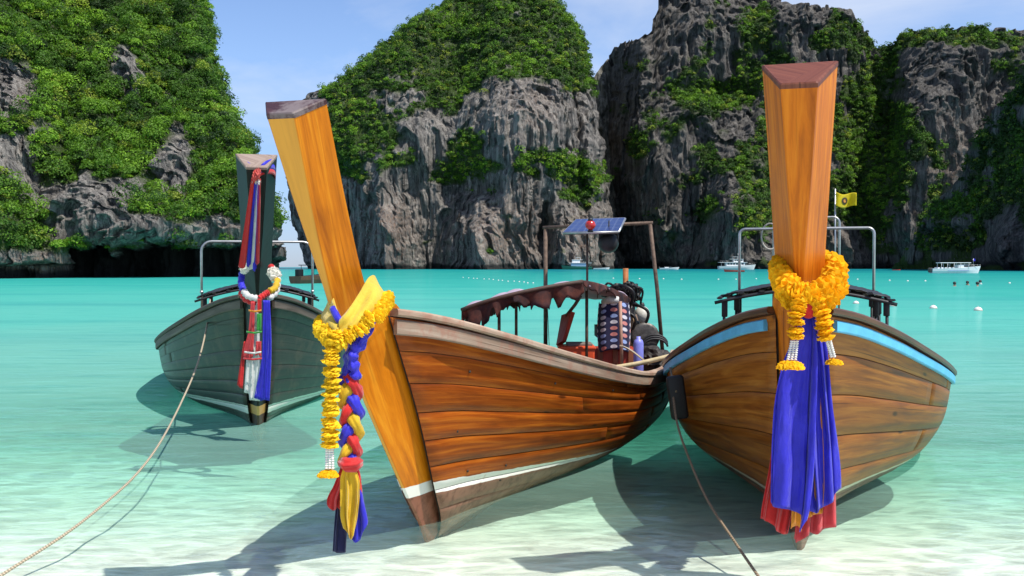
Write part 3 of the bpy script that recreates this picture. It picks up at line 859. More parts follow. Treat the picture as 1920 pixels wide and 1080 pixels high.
def make_boat(loc, rz, label, group, M, beam=1.0, L=7.4, strakes=(0, .12, .25, .42, .58, .74, .88, 1.0), seed=1, wale=None, post_scale=1.0, deck=True, roll=0.0, pitch=0.0, rake=RAKE, top=2.47, pd=.26, th0=.007):
    g = random.Random(seed)
    H = Hull(beam, L, rake, rake is RAKE_LEAN)
    root = empty("longtail_boat", loc, rz)
    root.rotation_euler = (pitch, roll, rz)
    tag(root, label, "boat", group)
    # inner shell: what shows dark in the seams and inside the boat
    S = np.linspace(0, L, 60)[:, None]; W = np.linspace(0, 1, 22)[None, :]
    Pp = mirror(H.off(S, W, -.012), 1); Pn = mirror(H.off(S, W, -.012), -1)
    hull = sheet_obj("hull", np.concatenate([Pn[:, ::-1], Pp], 1), M['inner'], root)
    # planks
    for side in (-1, 1):
        for k in range(len(strakes) - 1):
            w0, w1 = strakes[k], strakes[k + 1]
            cuts = [0.0]
            c = g.uniform(1.6, 3.4)
            while c < L - .8:
                cuts.append(c); c += g.uniform(1.8, 3.0)
            cuts.append(L)
            for s0, s1 in zip(cuts[:-1], cuts[1:]):
                n = max(6, int((s1 - s0) / .11))
                ss = np.concatenate([[s0 + .002], np.linspace(s0 + .006, s1 - .006, n), [s1 - .002]])
                e = .0035 / max(.05, (w1 - w0)) * .06 + .001
                ww = np.array([w0 + .001, w0 + .001 + e, w0 + (w1 - w0) * .35, w0 + (w1 - w0) * .68, w1 - .001 - e, w1 - .001])
                th = th0 + g.uniform(-.0018, .0018)
                D = np.full((len(ss), len(ww)), th); D[:, [0, -1]] = .002; D[[0, -1], :] = .0
                P = mirror(H.off(ss[:, None], ww[None, :], D), side)
                sheet_obj("plank", P, M['plank'], hull, flip=side > 0)
    # stem timber with the tall post
    zl = np.concatenate([np.linspace(-.16, 1.3, 24), np.linspace(1.4, top, 16)])
    yf = H.front(zl)
    ty, tz = np.gradient(yf), np.gradient(zl)
    ln = np.hypot(ty, tz); ty, tz = ty / ln, tz / ln
    wf = pchip(zl, [-.2, .9, 1.35, 1.6, 2.0, 2.5], [.012, .012, .014, .026, .055, .088]) * post_scale
    wb = pchip(zl, [-.2, 0, .3, .8, 1.12, 1.25, 1.38, 1.9, 2.5], [.05, .085, .118, .140, .155, .148, .128, .148, .178]) * post_scale
    dp = pchip(zl, [-.2, .05, .4, 1.08, 1.20, 1.32, 2.5], [.20, .23, .33, .43, .37, pd, pd])
    rings = []
    bev = .006
    for i in range(len(zl)):
        fy, fz = yf[i], zl[i]
        by, bz = yf[i] + dp[i] * tz[i], zl[i] - dp[i] * ty[i]
        rings.append([(-wf[i] + bev, fy, fz), (wf[i] - bev, fy, fz), (wf[i], fy + bev * .6, fz), (wb[i], by - bev, bz), (wb[i] - bev, by, bz), (-wb[i] + bev, by, bz), (-wb[i], by - bev, bz), (-wf[i], fy + bev * .6, fz)])
    R = np.array(rings)
    nr, nc = R.shape[:2]
    def ring_obj(name, R, mat, uvs=None):
        V = R.reshape(-1, 3); f = grid_faces(len(R), nc, wrap=True).tolist()
        f.append(list(range(nc - 1, -1, -1))); f.append(list(range((len(R) - 1) * nc, len(R) * nc)))
        ll = np.concatenate([[0], np.cumsum(np.linalg.norm(np.diff(R[:, 0], axis=0), axis=1))])
        mean = R[len(R) * 3 // 4]; per = np.concatenate([[0], np.cumsum(np.linalg.norm(np.diff(mean, axis=0), axis=1))])
        uv = np.stack([np.repeat(ll, nc), np.tile(per, len(R))], -1)
        pale_front = np.tile(np.array([1, 1, .0, 0, 0, 0, 0, .0]), len(R))  # marks the flat front face for a paler tone
        o = mesh_obj(name, V, f, mat, root, False, uv=uv, attrs={'pale_front': pale_front})
        bm = bmesh.new(); bm.from_mesh(o.data); bmesh.ops.recalc_face_normals(bm, faces=bm.faces); bm.to_mesh(o.data); bm.free()
        return o
    ring_obj("stem_post", R, M['post'])
    top = R[-1]; cen = top.mean(0); ax = np.array([0, ty[-1], tz[-1]])
    grow = cen + (top - cen) * 1.02
    ring_obj("post_cap", np.stack([grow + ax * .001, grow + ax * .022, cen + (top - cen) * .97 + ax * .028]), M['cap'])
    # keel
    ks = np.linspace(.12, L, 30)
    kz = H.pt(ks, 0 * ks)[:, 2]
    bar_sweep("keel", np.stack([0 * ks, ks + .2, kz - .03], -1), [(-.03, -.025), (.03, -.025), (.03, .06), (-.03, .06)], M['keel'], root)
    # rails
    for side in (-1, 1):
        ss = np.linspace(0.02, L, 64)
        P = mirror(H.pt(ss, 1 + 0 * ss), side)
        o3 = (side, 0, 0)
        bar_sweep("gunwale", P, [(-.07, .004), (.032, .004), (.042, .014), (.042, .036), (.034, .046), (-.06, .046), (-.07, .036)], M['rail'], root, o3)
        s1 = wale[1] if wale else .004
        sw = np.linspace(s1, L, 60)
        Pw = mirror(H.off(sw, .972 + 0 * sw, .012), side)
        h = wale[2] if wale else .045
        bar_sweep("rub_strake", Pw, [(-.004, -h), (.016, -h), (.022, -h + .008), (.022, h - .012), (.016, h - .006), (-.004, h - .006)], wale[0] if wale else M['rail'], root, o3)
        # inner stringer
        si = np.linspace(.25, L - .05, 40)
        Pi = mirror(H.off(si, .90 + 0 * si, -.03), side)
        bar_sweep("stringer", Pi, [(-.015, -.03), (.015, -.03), (.015, .03), (-.015, .03)], M['inside'], root, o3)
    # breast hook closing the bow, foredeck, floor, thwarts, transom
    if deck:
        ss = np.linspace(.08, 1.9, 16)
        P = H.pt(ss, .97 + 0 * ss)
        rows = np.stack([np.stack([P[:, 0] * k * .95, P[:, 1], P[:, 2] - .03 + .03 * (1 - k * k)], -1) for k in np.linspace(-1, 1, 9)], 1)
        sheet_obj("foredeck", rows, M['deck'], root, flip=True)
    ss = np.linspace(1.2, L - .1, 24)
    P = H.off(ss, .33 + 0 * ss, -.03)
    rows = np.stack([np.stack([P[:, 0] * k, P[:, 1], P[:, 2] * 0 + .22], -1) for k in np.linspace(-1, 1, 5)], 1)
    sheet_obj("floor_boards", rows, M['inside'], root, flip=True)
    for sv in (2.6, 3.8, 5.0):
        if sv > L - .6: continue
        p = H.pt(sv, .78)
        b = MB().rbox((0, p[1], p[2]), (2 * p[0] - .05, .24, .035), .006)
        b.build("thwart", M['inside'], root, smooth=False)
    wv = np.linspace(0, 1, 16)
    P = H.off(L + 0 * wv, wv, -.005)
    V = np.concatenate([P * np.array([-1, 1, 1]), P[::-1]], 0)
    V2 = V + np.array([0, .03, 0])
    n = len(V)
    f = [list(range(n)), list(range(2 * n - 1, n - 1, -1))] + [[i, n + i, n + (i + 1) % n, (i + 1) % n] for i in range(n)]
    mesh_obj("transom", np.concatenate([V, V2]), f, M['inside'], root, uv=np.concatenate([V[:, [0, 2]], V2[:, [0, 2]]]))
    root["_"] = 0
    del root["_"]
    return root, H

def frame(root):
    bpy.context.view_layer.update()
    return root.matrix_world.copy()

m_inner = simple("dark_bilge_wood", (0.035, 0.022, 0.014), 0.8)
m_inside = wood("inside_boards", (0.10, 0.06, 0.035), (0.18, 0.12, 0.075), (0.27, 0.2, 0.14), 0.75, 0.0)
m_steel = simple("galvanised_pipe", (0.46, 0.46, 0.45), 0.38, 0.85, 0.2, 12)
m_rust = simple("rusty_pipe", (0.13, 0.085, 0.06), 0.7, 0.3, 0.5, 25)
m_black = simple("black_awning", (0.014, 0.014, 0.017), 0.55, 0, 0.4, 30)
m_rubber = simple("black_rubber", (0.008, 0.008, 0.009), 0.6, 0, 0.3, 30)

orange = dict(c_dark=(0.30, 0.075, 0.003), c_mid=(0.56, 0.165, 0.004), c_lite=(0.72, 0.28, 0.014), pale_front=(0.80, 0.42, 0.07))
m_post2 = wood("golden_varnished_stem", **orange, rough=0.45, coat=0.05, stripe=(.215, .0, .075, 50.0, (.74, .72, .66), (.22, .085, .06)), patch=0.3)
m_plank2 = wood("brown_varnished_planks", (0.10, 0.020, 0.002), (0.24, 0.050, 0.004), (0.42, 0.118, 0.009), 0.5, 0.06, stripe=(.215, .055, .075, 2.7, (.74, .72, .66), (.24, .125, .085)), patch=0.34)
m_rail2 = wood("weathered_pale_rail", (0.20, 0.13, 0.09), (0.36, 0.26, 0.19), (0.5, 0.4, 0.31), 0.7, 0.0, weather=((.30, .12, .08), .5), patch=.4)
m_deck2 = wood("worn_red_deck", (0.16, 0.03, 0.018), (0.30, 0.06, 0.035), (0.40, 0.13, 0.08), 0.6, 0.05, weather=((.40, .32, .27), .6), patch=.3)
m_cap2 = wood("purple_chipped_paint", (0.030, 0.012, 0.016), (0.055, 0.020, 0.026), (0.085, 0.034, 0.040), 0.5, 0.1, weather=((.55, .5, .48), .25), patch=.2)
m_keel2 = simple("red_bottom_paint", (.17, .07, .05), 0.7)

m_post3 = wood("orange_varnished_stem", (0.24, 0.050, 0.003), (0.50, 0.130, 0.005), (0.62, 0.21, 0.012), rough=0.45, coat=0.05, stripe=(.17, 0, .03, 50.0, (.5, .45, .33), (.20, .07, .045)), patch=0.25)
m_plank3 = wood("chestnut_varnished_planks", (0.11, 0.025, 0.003), (0.255, 0.080, 0.009), (0.39, 0.155, 0.024), 0.45, 0.06, stripe=(.155, .03, .028, 6.0, (.5, .45, .33), (.15, .07, .045)), patch=0.22)
m_rail3 = wood("dark_brown_rail", (0.05, 0.02, 0.010), (0.12, 0.05, 0.022), (0.2, 0.09, 0.04), 0.4, 0.2, patch=.3)
m_cap3 = wood("red_brown_cap", (0.12, 0.035, 0.022), (0.20, 0.065, 0.042), (0.28, 0.10, 0.06), 0.5, 0.1, patch=.4)
m_blue3 = simple("sky_blue_paint", (0.10, 0.42, 0.66), 0.45, 0, 0.18, 9)

m_post1 = wood("black_stained_stem", (0.008, 0.007, 0.007), (0.018, 0.015, 0.014), (0.036, 0.030, 0.028), 0.5, 0.1, stripe=(.15, 0, .10, 50.0, (.55, .30, .10), (.10, .055, .04)), patch=.3)
m_plank1 = wood("dark_green_brown_planks", (0.010, 0.009, 0.007), (0.026, 0.023, 0.017), (0.050, 0.045, 0.034), 0.42, 0.2, stripe=(.15, .028, .085, 5.5, (.62, .64, .56), (.09, .085, .065)), weather=((.085, .055, .035), .5), patch=.4)
m_rail1 = wood("grey_brown_rail", (0.06, 0.045, 0.035), (0.12, 0.095, 0.075), (0.2, 0.165, 0.135), 0.6, 0.0)
m_cap1 = wood("bleached_post_top", (0.17, 0.12, 0.10), (0.28, 0.21, 0.175), (0.36, 0.29, 0.25), 0.75, 0.0)

def yaw_to(dx, dy): return -math.atan2(dx, dy)

# the middle boat, turned to show its side
boat2, H2 = make_boat((-0.565, 6.12, 0.0), yaw_to(.29, .957), "orange varnished longtail boat turned side on, with red foredeck, pale rail and white waterline", "longtail boats moored in the shallows",
    dict(inner=m_inner, plank=m_plank2, post=m_post2, cap=m_cap2, keel=m_keel2, rail=m_rail2, inside=m_inside, deck=m_deck2), beam=.84, L=6.0, rake=RAKE_LEAN, top=2.27, pd=.17, post_scale=.94,
    strakes=(0, .11, .22, .34, .46, .575, .685, .79, .895, 1.0), seed=4)
boat3, H3 = make_boat((1.735, 5.98, 0.0), yaw_to(.288, .957), "chestnut brown longtail boat seen bow on, with a sky blue stripe below its rail", "longtail boats moored in the shallows",
    dict(inner=m_inner, plank=m_plank3, post=m_post3, cap=m_cap3, keel=m_keel2, rail=m_rail3, inside=m_inside, deck=m_inside), beam=1.03, L=7.2, top=2.425, seed=9, wale=(m_blue3, .08, .036))
boat1, H1 = make_boat((-2.57, 10.05, -.04), yaw_to(-2.58, 10.15), "blackened dark green longtail boat with pale waterline stripe and black stem post", "longtail boats moored in the shallows",
    dict(inner=m_inner, plank=m_plank1, post=m_post1, cap=m_cap1, keel=m_inner, rail=m_rail1, inside=m_inside, deck=m_inside), beam=1.06, L=7.2, top=2.48, seed=13, th0=.0045, strakes=(0, .12, .22, .32, .42, .52, .62, .72, .81, .90, 1.0))

for S_, W_ in ((.34, .405), (.72, .40), (.66, .31), (.30, .60), (.5, .845), (1.3, .85), (2.1, .86)):
    p_ = H2.off(S_, W_, .009)
    MB().ball(p_.tolist(), .009, 8, 6).build('bolt', m_inner, boat2)

def to_local(root, p):
    return frame(root).inverted() @ Vector(p)

def hoop(root, y, half, z0, z1, r, rad, mat, name="pipe_frame", lean=0.0):
    pts = [Vector((-half, y, z0)), Vector((-half, y + lean, z1 - rad))]
    for k in range(1, 6):
        a = math.pi / 2 * k / 6
        pts.append(Vector((-half + rad - rad * math.cos(a), y + lean, z1 - rad + rad * math.sin(a))))
    pts += [Vector((-half + rad, y + lean, z1)), Vector((half - rad, y + lean, z1))]
    for k in range(1, 6):
        a = math.pi / 2 * k / 6
        pts.append(Vector((half - rad + rad * math.sin(a), y + lean, z1 - rad + rad * math.cos(a))))
    pts += [Vector((half, y + lean, z1 - rad)), Vector((half, y, z0))]
    o = MB().tube(pts, r, 10).build(name, mat, root)
    for sx in (-1, 1):
        MB().lathe([(r * 2.2, 0), (r * 2.2, .012), (r * 1.3, .02), (r * 1.3, .05)], (sx * half, y, z0), 12).build("pipe_flange", mat, o)
        MB().lathe([(r * 1.5, 0), (r * 1.5, .03)], (sx * half, y, (z0 + z1) / 2), 10).build("pipe_collar", mat, o)
    return o

# boats 1 and 3: pipe hoops and low black awnings
hoop(boat3, 4.4, .66, .56, 1.99, .0145, .06, m_steel)
hoop(boat3, 5.6, .36, .56, 2.16, .012, .07, m_steel)
hoop(boat1, 3.2, .71, .62, 1.97, .016, .13, m_steel)

def awning(root, y0, y1, half, z_mid, z_edge, zrail, posts, slats=9):
    for k in range(slats):
        q = -1 + 2 * k / (slats - 1)
        z = z_mid + (z_edge - z_mid) * abs(q) ** 1.6
        b = MB()
        n = 14
        pts = [(q * half + .006 * math.sin(i * 1.7 + k), y0 + (y1 - y0) * i / n, z + .012 * math.sin(i * .9 + k * 2)) for i in range(n + 1)]
        b.tube(pts, .026, 6, flat=.45)
        b.build("awning_slat", m_black, root, smooth=False)
    for yy in (y0 + .02, (y0 + y1) / 2, y1 - .02):
        pts = []
        for i in range(17):
            q = -1.06 + 2.12 * i / 16
            pts.append((q * half, yy, z_mid + (z_edge - z_mid) * abs(q) ** 1.6 - .03))
        MB().tube(pts, .016, 6).build("awning_bow", m_black, root)
    n = 24
    V = []
    for i in range(n + 1):
        for j in range(13):
            q = -1 + 2 * j / 12
            V.append((q * half * .99, y0 + .06 + (y1 - y0 - .1) * i / n, z_mid + (z_edge - z_mid) * abs(q) ** 1.6 + .016 + .008 * math.sin(i * 1.3 + j * 2.1)))
    solidify(mesh_obj("awning_cloth", V, grid_faces(n + 1, 13), m_black, root, True), .006)
    for x, yy, z0 in posts:
        q = x / half
        z1 = z_mid + (z_edge - z_mid) * abs(q) ** 1.6 - .02
        b = MB().tube([(x, yy, z0), (x * .995, yy, z1)], .013, 6)
        b.build("awning_post", m_black, root)
        h = .12 + .1 * random.random()
        MB().rbox((x * .99, yy, z1 - h / 2), (.05, .03, h), .008).build("hanging_strap", m_black, root)

awning(boat3, 2.3, 4.9, .68, 1.44, 1.335, .8, [(-.66, 2.5, .66), (-.60, 3.1, .5), (-.64, 4.0, .45), (.66, 2.5, .66), (.61, 3.1, .5), (.66, 3.5, .5), (.64, 4.3, .45)])
awning(boat1, 2.6, 5.2, .72, 1.40, 1.25, .8, [(-.66, 2.9, .7), (.66, 2.9, .7), (-.66, 4.6, .6), (.66, 4.6, .6)])
# loop of white hose on the tall hoop of the right boat
mw = frame(boat3)
hp = [mw @ Vector((-.40 - .09 * math.sin(a), 5.45 + .02 * a, 1.96 + .13 * math.cos(a) - .01 * a)) for a in np.linspace(-0.4, 4.6, 30)]
tag(MB().tube(hp, .009, 6).build("coiled_hose", simple("pale_hose", (.42, .39, .34), .6)), "pale looped hose hanging from the pipe hoop beside the right boat's orange post", "hose")
# ------------------------------------------------------------------ garlands and cloths on the stems
m_marigold = None
def petal_mat(name, c1, c2):
    t = NT(name)
    co = t.node("ShaderNodeTexCoord").outputs["Object"]
    oi = t.node("ShaderNodeObjectInfo").outputs["Random"]
    n = t.noise(co, 6.0, 3, 0.6)
    c = t.mix(n, c1, c2)
    hsv = t.node("ShaderNodeHueSaturation"); t.put(hsv.inputs["Value"], t.math('MULTIPLY_ADD', oi, 0.35, 0.85)); t.put(hsv.inputs["Color"], c)
    p = t.principled(hsv.outputs[0], 0.7, 0, None, 0, 0.25)
    tr = t.node("ShaderNodeBsdfTranslucent"); t.put(tr.inputs[0], hsv.outputs[0])
    mx = t.node("ShaderNodeMixShader"); mx.inputs[0].default_value = 0.38
    t.l.new(p, mx.inputs[1]); t.l.new(tr.outputs[0], mx.inputs[2])
    return t.done(mx.outputs[0])
m_marigold = petal_mat("marigold_petals", (0.92, 0.47, 0.0), (0.95, 0.62, 0.01))
m_lemon = petal_mat("lemon_petals", (0.92, 0.60, 0.005), (0.95, 0.74, 0.04))
m_whitef = petal_mat("white_petals", (0.72, 0.70, 0.62), (0.82, 0.80, 0.74))
m_pinkf = petal_mat("coral_petals", (0.75, 0.12, 0.10), (0.8, 0.2, 0.17))

def bloom_mesh(seed, mat):
    """ruffled pompon bloom, unit radius, axis Z"""
    g = np.random.default_rng(seed)
    V, F = [], []
    n = 18
    lay = [(0.25, 0.42), (0.62, 0.36), (0.92, 0.14), (1.0, -0.05), (0.85, -0.22), (0.4, -0.36)]
    ph = g.random(6) * 6
    for k, (r, z) in enumerate(lay):
        for i in range(n):
            a = 2 * math.pi * i / n
            rr = r * (1 + 0.16 * math.sin(i * math.pi) + (0.20 if (i + k) % 2 else -0.12) * min(1, r * 1.2) + 0.08 * (g.random() - .5))
            V.append((rr * math.cos(a), rr * math.sin(a), z + 0.14 * math.sin(3 * a + ph[k]) + 0.16 * (g.random() - .5)))
    F = grid_faces(len(lay), n, wrap=True).tolist()
    F.append(list(range(n))[::-1]); F.append(list(range((len(lay) - 1) * n, len(lay) * n)))
    me = bpy.data.meshes.new("bloom"); me.from_pydata(V, [], F); me.materials.append(mat); me.update()
    return me
BL = {}
def blooms(mat):
    if mat.name not in BL: BL[mat.name] = [bloom_mesh(s, mat) for s in range(4)]
    return BL[mat.name]

def string_blooms(root, path, rad, step, mat, squash=1.0, name="bloom", jit=0.15, seed=0):
    g = random.Random(seed)
    inv = frame(root).inverted()
    path = catmull([inv @ Vector(p) for p in path], 10)
    L = [0.0]
    for a, b in zip(path[:-1], path[1:]): L.append(L[-1] + (b - a).length)
    n = max(2, int(L[-1] / step))
    me = blooms(mat)
    for k in range(n + 1):
        d = L[-1] * k / n
        i = max(1, min(len(L) - 1, int(np.searchsorted(L, d))))
        t = (d - L[i - 1]) / max(1e-6, L[i] - L[i - 1])
        p = path[i - 1].lerp(path[i], t)
        tg = (path[i] - path[i - 1]).normalized()
        q = tg.to_track_quat('Z', 'Y').to_matrix().to_4x4() @ Matrix.Rotation(g.random() * 6.28, 4, 'Z')
        r = (rad(k / n) if callable(rad) else rad) * g.uniform(.9, 1.12)
        jv = Vector((g.uniform(-1, 1), g.uniform(-1, 1), g.uniform(-1, 1))) * rad_j(rad) * jit
        o = bpy.data.objects.new(name, g.choice(me))
        sc.collection.objects.link(o)
        o.parent = root
        o.matrix_local = Matrix.Translation(p + jv) @ q @ Matrix.Diagonal((r, r, r * squash, 1))
def rad_j(r): return r(0.5) if callable(r) else r

def drape(name, mat, parent, Lx, Rx, top, hem, Y, folds=4, amp=.03, nu=44, nv=46, seed=0, gather=0.25, th=.003):
    """hanging cloth: Lx/Rx = outline [(py, px)], top = py of the tie, hem = [(u, py)], Y = [(py, metres away)]"""
    u = np.linspace(0, 1, nu)[None, :]; v = np.linspace(0, 1, nv)[:, None]
    hemy = np.interp(u, [h[0] for h in hem], [h[1] for h in hem])
    tp = np.interp(u, [0, 1], top) if hasattr(top, '__len__') else top
    py = tp + (hemy - tp) * v
    l = pchip(py, [p[0] for p in Lx], [p[1] for p in Lx]); r = pchip(py, [p[0] for p in Rx], [p[1] for p in Rx])
    uu = u + 0.10 * np.sin(2 * np.pi * folds * u + seed) / max(1, folds) * (0.4 + v)
    px = l + (r - l) * np.clip(uu, 0, 1)
    d = np.interp(py, [q[0] for q in Y], [q[1] for q in Y])
    ph = seed * 1.7 + 0.9 * vnoise(u * 3 + 0 * v, v * 2.2 + 0 * u, 0 * (u + v) + seed, 3)
    f = np.sin(2 * np.pi * folds * u + ph * 2.2) + 0.28 * np.sin(2 * np.pi * folds * 1.9 * u + ph * 4 + v * 2) + .5 * (vnoise(u * 7 + 0 * v, v * 6 + 0 * u, 0 * (u + v), 9 + seed) - .5)
    sn = np.sin(2 * np.pi * folds * u + ph * 2.2)
    f = .55 * f + .9 * (1 - 2 * np.abs(sn) ** .6) * (.6 + .4 * np.cos(2 * np.pi * folds * .5 * u + seed)) + .22 * (vnoise(u * 22 + v * 3, v * 9 + 0 * u, 0 * (u + v), 19 + seed) - .5)
    d = d + amp * f * (gather + (1 - gather) * sstep(0, .5, v))
    P = at(px, py, d)
    base = P.reshape(-1, 3)[nu // 2]
    if parent is None:
        loc = Vector(P[0].mean(0).tolist())
        o = mesh_obj(name, P.reshape(-1, 3) - np.array(loc), grid_faces(nv, nu), mat, None, True, loc=loc)
    else:
        inv = frame(parent).inverted()
        M = np.array(inv)
        Q = P.reshape(-1, 3) @ M[:3, :3].T + M[:3, 3]
        o = mesh_obj(name, Q, grid_faces(nv, nu), mat, parent, True)
    return solidify(o, th)

m_cblue = cloth("royal_blue_cloth", (0.030, 0.026, 0.60), 0.5, 0.2)
m_cnavy = cloth("navy_cloth", (0.008, 0.010, 0.075), 0.7, 0.2)
m_cred = cloth("red_cloth", (0.62, 0.012, 0.012), 0.65)
m_cyel = cloth("yellow_cloth", (0.80, 0.50, 0.01), 0.65, 0.3, 0.25)
m_cpale = cloth("lemon_cloth", (0.82, 0.60, 0.055), 0.7, 0.3, 0.25)
m_corange = cloth("orange_cloth", (0.78, 0.28, 0.01), 0.65)
m_cpink = cloth("coral_cloth", (0.72, 0.06, 0.07), 0.7, 0.3, 0.3)
m_cwhite = cloth("white_cloth", (0.74, 0.73, 0.70), 0.75)
m_cgreen = cloth("green_cloth", (0.04, 0.34, 0.05), 0.7)
m_bead = simple("white_beads", (0.72, 0.70, 0.66), 0.4, 0, 0.15)

def bead_string(root, p0, p1, r=.009, n=9):
    inv = frame(root).inverted()
    a, b = inv @ Vector(p0), inv @ Vector(p1)
    prof = []
    for k in range(n):
        for h in (-.48, -.3, 0, .3, .48): prof.append((r * (.35 if abs(h) > .4 else (.8 if abs(h) > .2 else 1)), (k + .5 + h) / n))
    d = b - a
    m = MB().lathe([(q, z * d.length) for q, z in prof], (0, 0, 0), 8)
    R = d.to_track_quat('Z', 'Y').to_matrix()
    m.v = [tuple(R @ Vector(v) + a) for v in m.v]
    return m.build("bead_string", m_bead, root)

def pompom(root, p, r, mat, n=9, ring=.55):
    """flat flower tassel: blooms set in a ring round a middle one"""
    inv = frame(root).inverted(); c = inv @ Vector(p)
    me = blooms(mat)
    for k in range(n + 1):
        a = 2 * math.pi * k / n
        off = Vector((math.cos(a) * r * ring, math.sin(a) * r * ring * .8, -.1 * r)) if k < n else Vector((0, 0, -.22 * r))
        o = bpy.data.objects.new("bloom", me[k % 4]); sc.collection.objects.link(o); o.parent = root
        q = Vector((off.x, off.y, .9 * r)).to_track_quat('Z', 'Y').to_matrix().to_4x4()
        s = r * .48
        o.matrix_local = Matrix.Translation(c + off) @ q @ Matrix.Diagonal((s, s, s, 1))

# --- right boat: marigold garland, blue cloth with red and yellow under it
g3 = empty("marigold_garland", A(1512, 560, 5.02)); tag(g3, "orange yellow marigold garland looped round the right boat's orange post", "garland")
col = [A(1512, 556, 4.97), A(1482, 543, 5.04), A(1466, 515, 5.2), A(1468, 496, 5.38), A(1515, 486, 5.52), A(1558, 494, 5.42), A(1566, 520, 5.22), A(1545, 545, 5.06), A(1514, 556, 4.97)]
string_blooms(g3, col, .056, .022, m_marigold, 0.8, seed=1)
string_blooms(g3, [p + Vector((0, -.01, -.045)) for p in col[:3]] , .048, .024, m_marigold, .8, seed=2)
string_blooms(g3, [p + Vector((0, -.01, -.045)) for p in col[5:]], .052, .024, m_marigold, .8, seed=5)
string_blooms(g3, [A(1500, 560, 4.95), A(1494, 590, 4.92), A(1492, 634, 4.92)], .034, .016, m_marigold, .75, seed=3, jit=.25)
string_blooms(g3, [A(1528, 560, 4.95), A(1540, 590, 4.93), A(1549, 632, 4.94)], .036, .016, m_marigold, .75, seed=4, jit=.25)
string_blooms(g3, [A(1551, 482, 5.42), A(1552, 500, 5.4)], .03, .02, m_lemon, .8, seed=6)
for dx in (-5, 0, 5): bead_string(g3, A(1490 + dx, 638, 4.92), A(1484 + dx * 1.4, 676, 4.91))
for dx in (-3, 3): bead_string(g3, A(1552 + dx, 634, 4.95), A(1562 + dx, 670, 4.98))
pompom(g3, A(1482, 682, 4.90), .068, m_marigold)
pompom(g3, A(1564, 677, 5.0), .045, m_marigold, 7)

c3 = empty("bow_cloth", A(1517, 575, 5.0)); tag(c3, "long royal blue cloth hanging from the right boat's bow", "cloth")
Y3 = [(560, 4.99), (640, 5.0), (760, 5.02), (1000, 5.05)]
drape("cloth_panel", m_cblue, c3, [(560, 1500), (600, 1497), (690, 1462), (790, 1444), (940, 1438), (1000, 1446)], [(560, 1524), (610, 1530), (700, 1536), (850, 1534), (950, 1526), (1000, 1512)], 592,
      [(0, 942), (.1, 948), (.45, 955), (.68, 966), (.78, 985), (.86, 998), (.92, 990), (1, 975)], Y3, 1.5, .045, seed=2)
drape("cloth_panel", m_cblue, c3, [(560, 1510), (610, 1508), (700, 1506), (850, 1506), (950, 1514)], [(560, 1528), (600, 1536), (640, 1549), (750, 1560), (900, 1577), (960, 1578)], 590,
      [(0, 955), (.2, 963), (.35, 958), (.55, 948), (.75, 938), (1, 915)], [(p, y + .03) for p, y in Y3], 2.2, .034, seed=5)
sw = MB().tube(catmull([A(1474, 528, 5.10), A(1480, 560, 5.03), A(1500, 582, 4.98), A(1517, 590, 4.965), A(1534, 582, 4.99), A(1548, 556, 5.05)], 6), .022, 8)
o = MB().tube([c3.location * 0 + (frame(c3).inverted() @ Vector(p)) for p in catmull([A(1472, 525, 5.14), A(1482, 556, 5.06), A(1500, 578, 5.0), A(1517, 588, 4.98), A(1534, 578, 5.01), A(1550, 552, 5.08)], 6)], .022, 8).build("cloth_tie", m_cblue, c3)
r3 = empty("red_cloth", A(1517, 565, 5.02)); tag(r3, "red cloth tied under the right boat's marigold garland, its hem showing below the blue", "cloth")
drape("cloth_panel", m_cred, r3, [(560, 1505), (700, 1468), (880, 1440), (970, 1424), (1005, 1422)], [(560, 1515), (700, 1502), (900, 1498), (1005, 1478)], 575,
      [(0, 972), (.3, 978), (.5, 990), (.8, 1002), (1, 1000)], [(560, 5.04), (700, 5.07), (1000, 5.12)], 2.5, .02, seed=7)
drape("cloth_panel", m_cpink, r3, [(560, 1512), (700, 1512), (900, 1500), (1010, 1486)], [(560, 1527), (700, 1546), (900, 1566), (1000, 1568)], 575,
      [(0, 1010), (.12, 1018), (.22, 1012), (.4, 996), (.55, 1003), (.62, 994), (.8, 990), (1, 988)], [(560, 5.045), (700, 5.08), (1000, 5.13)], 3.2, .02, seed=8)
m = MB().ball((0, 0, 0), .042, 14, 10, (1.0, .75, 1.25))
kn = m.build("cloth_knot", m_cred, r3); kn.location = frame(r3).inverted() @ A(1516, 578, 4.955)
y3 = empty("yellow_cloth", A(1517, 568, 5.06)); tag(y3, "yellow orange cloth peeping out between the blue and red hems of the right boat", "cloth")
drape("cloth_panel", m_corange, y3, [(560, 1508), (700, 1495), (900, 1486), (990, 1482)], [(560, 1522), (700, 1535), (900, 1545), (990, 1540)], 580,
      [(0, 992), (.2, 985), (.35, 996), (.5, 972), (.7, 966), (1, 962)], [(560, 5.03), (700, 5.06), (1000, 5.095)], 3, .014, seed=9)

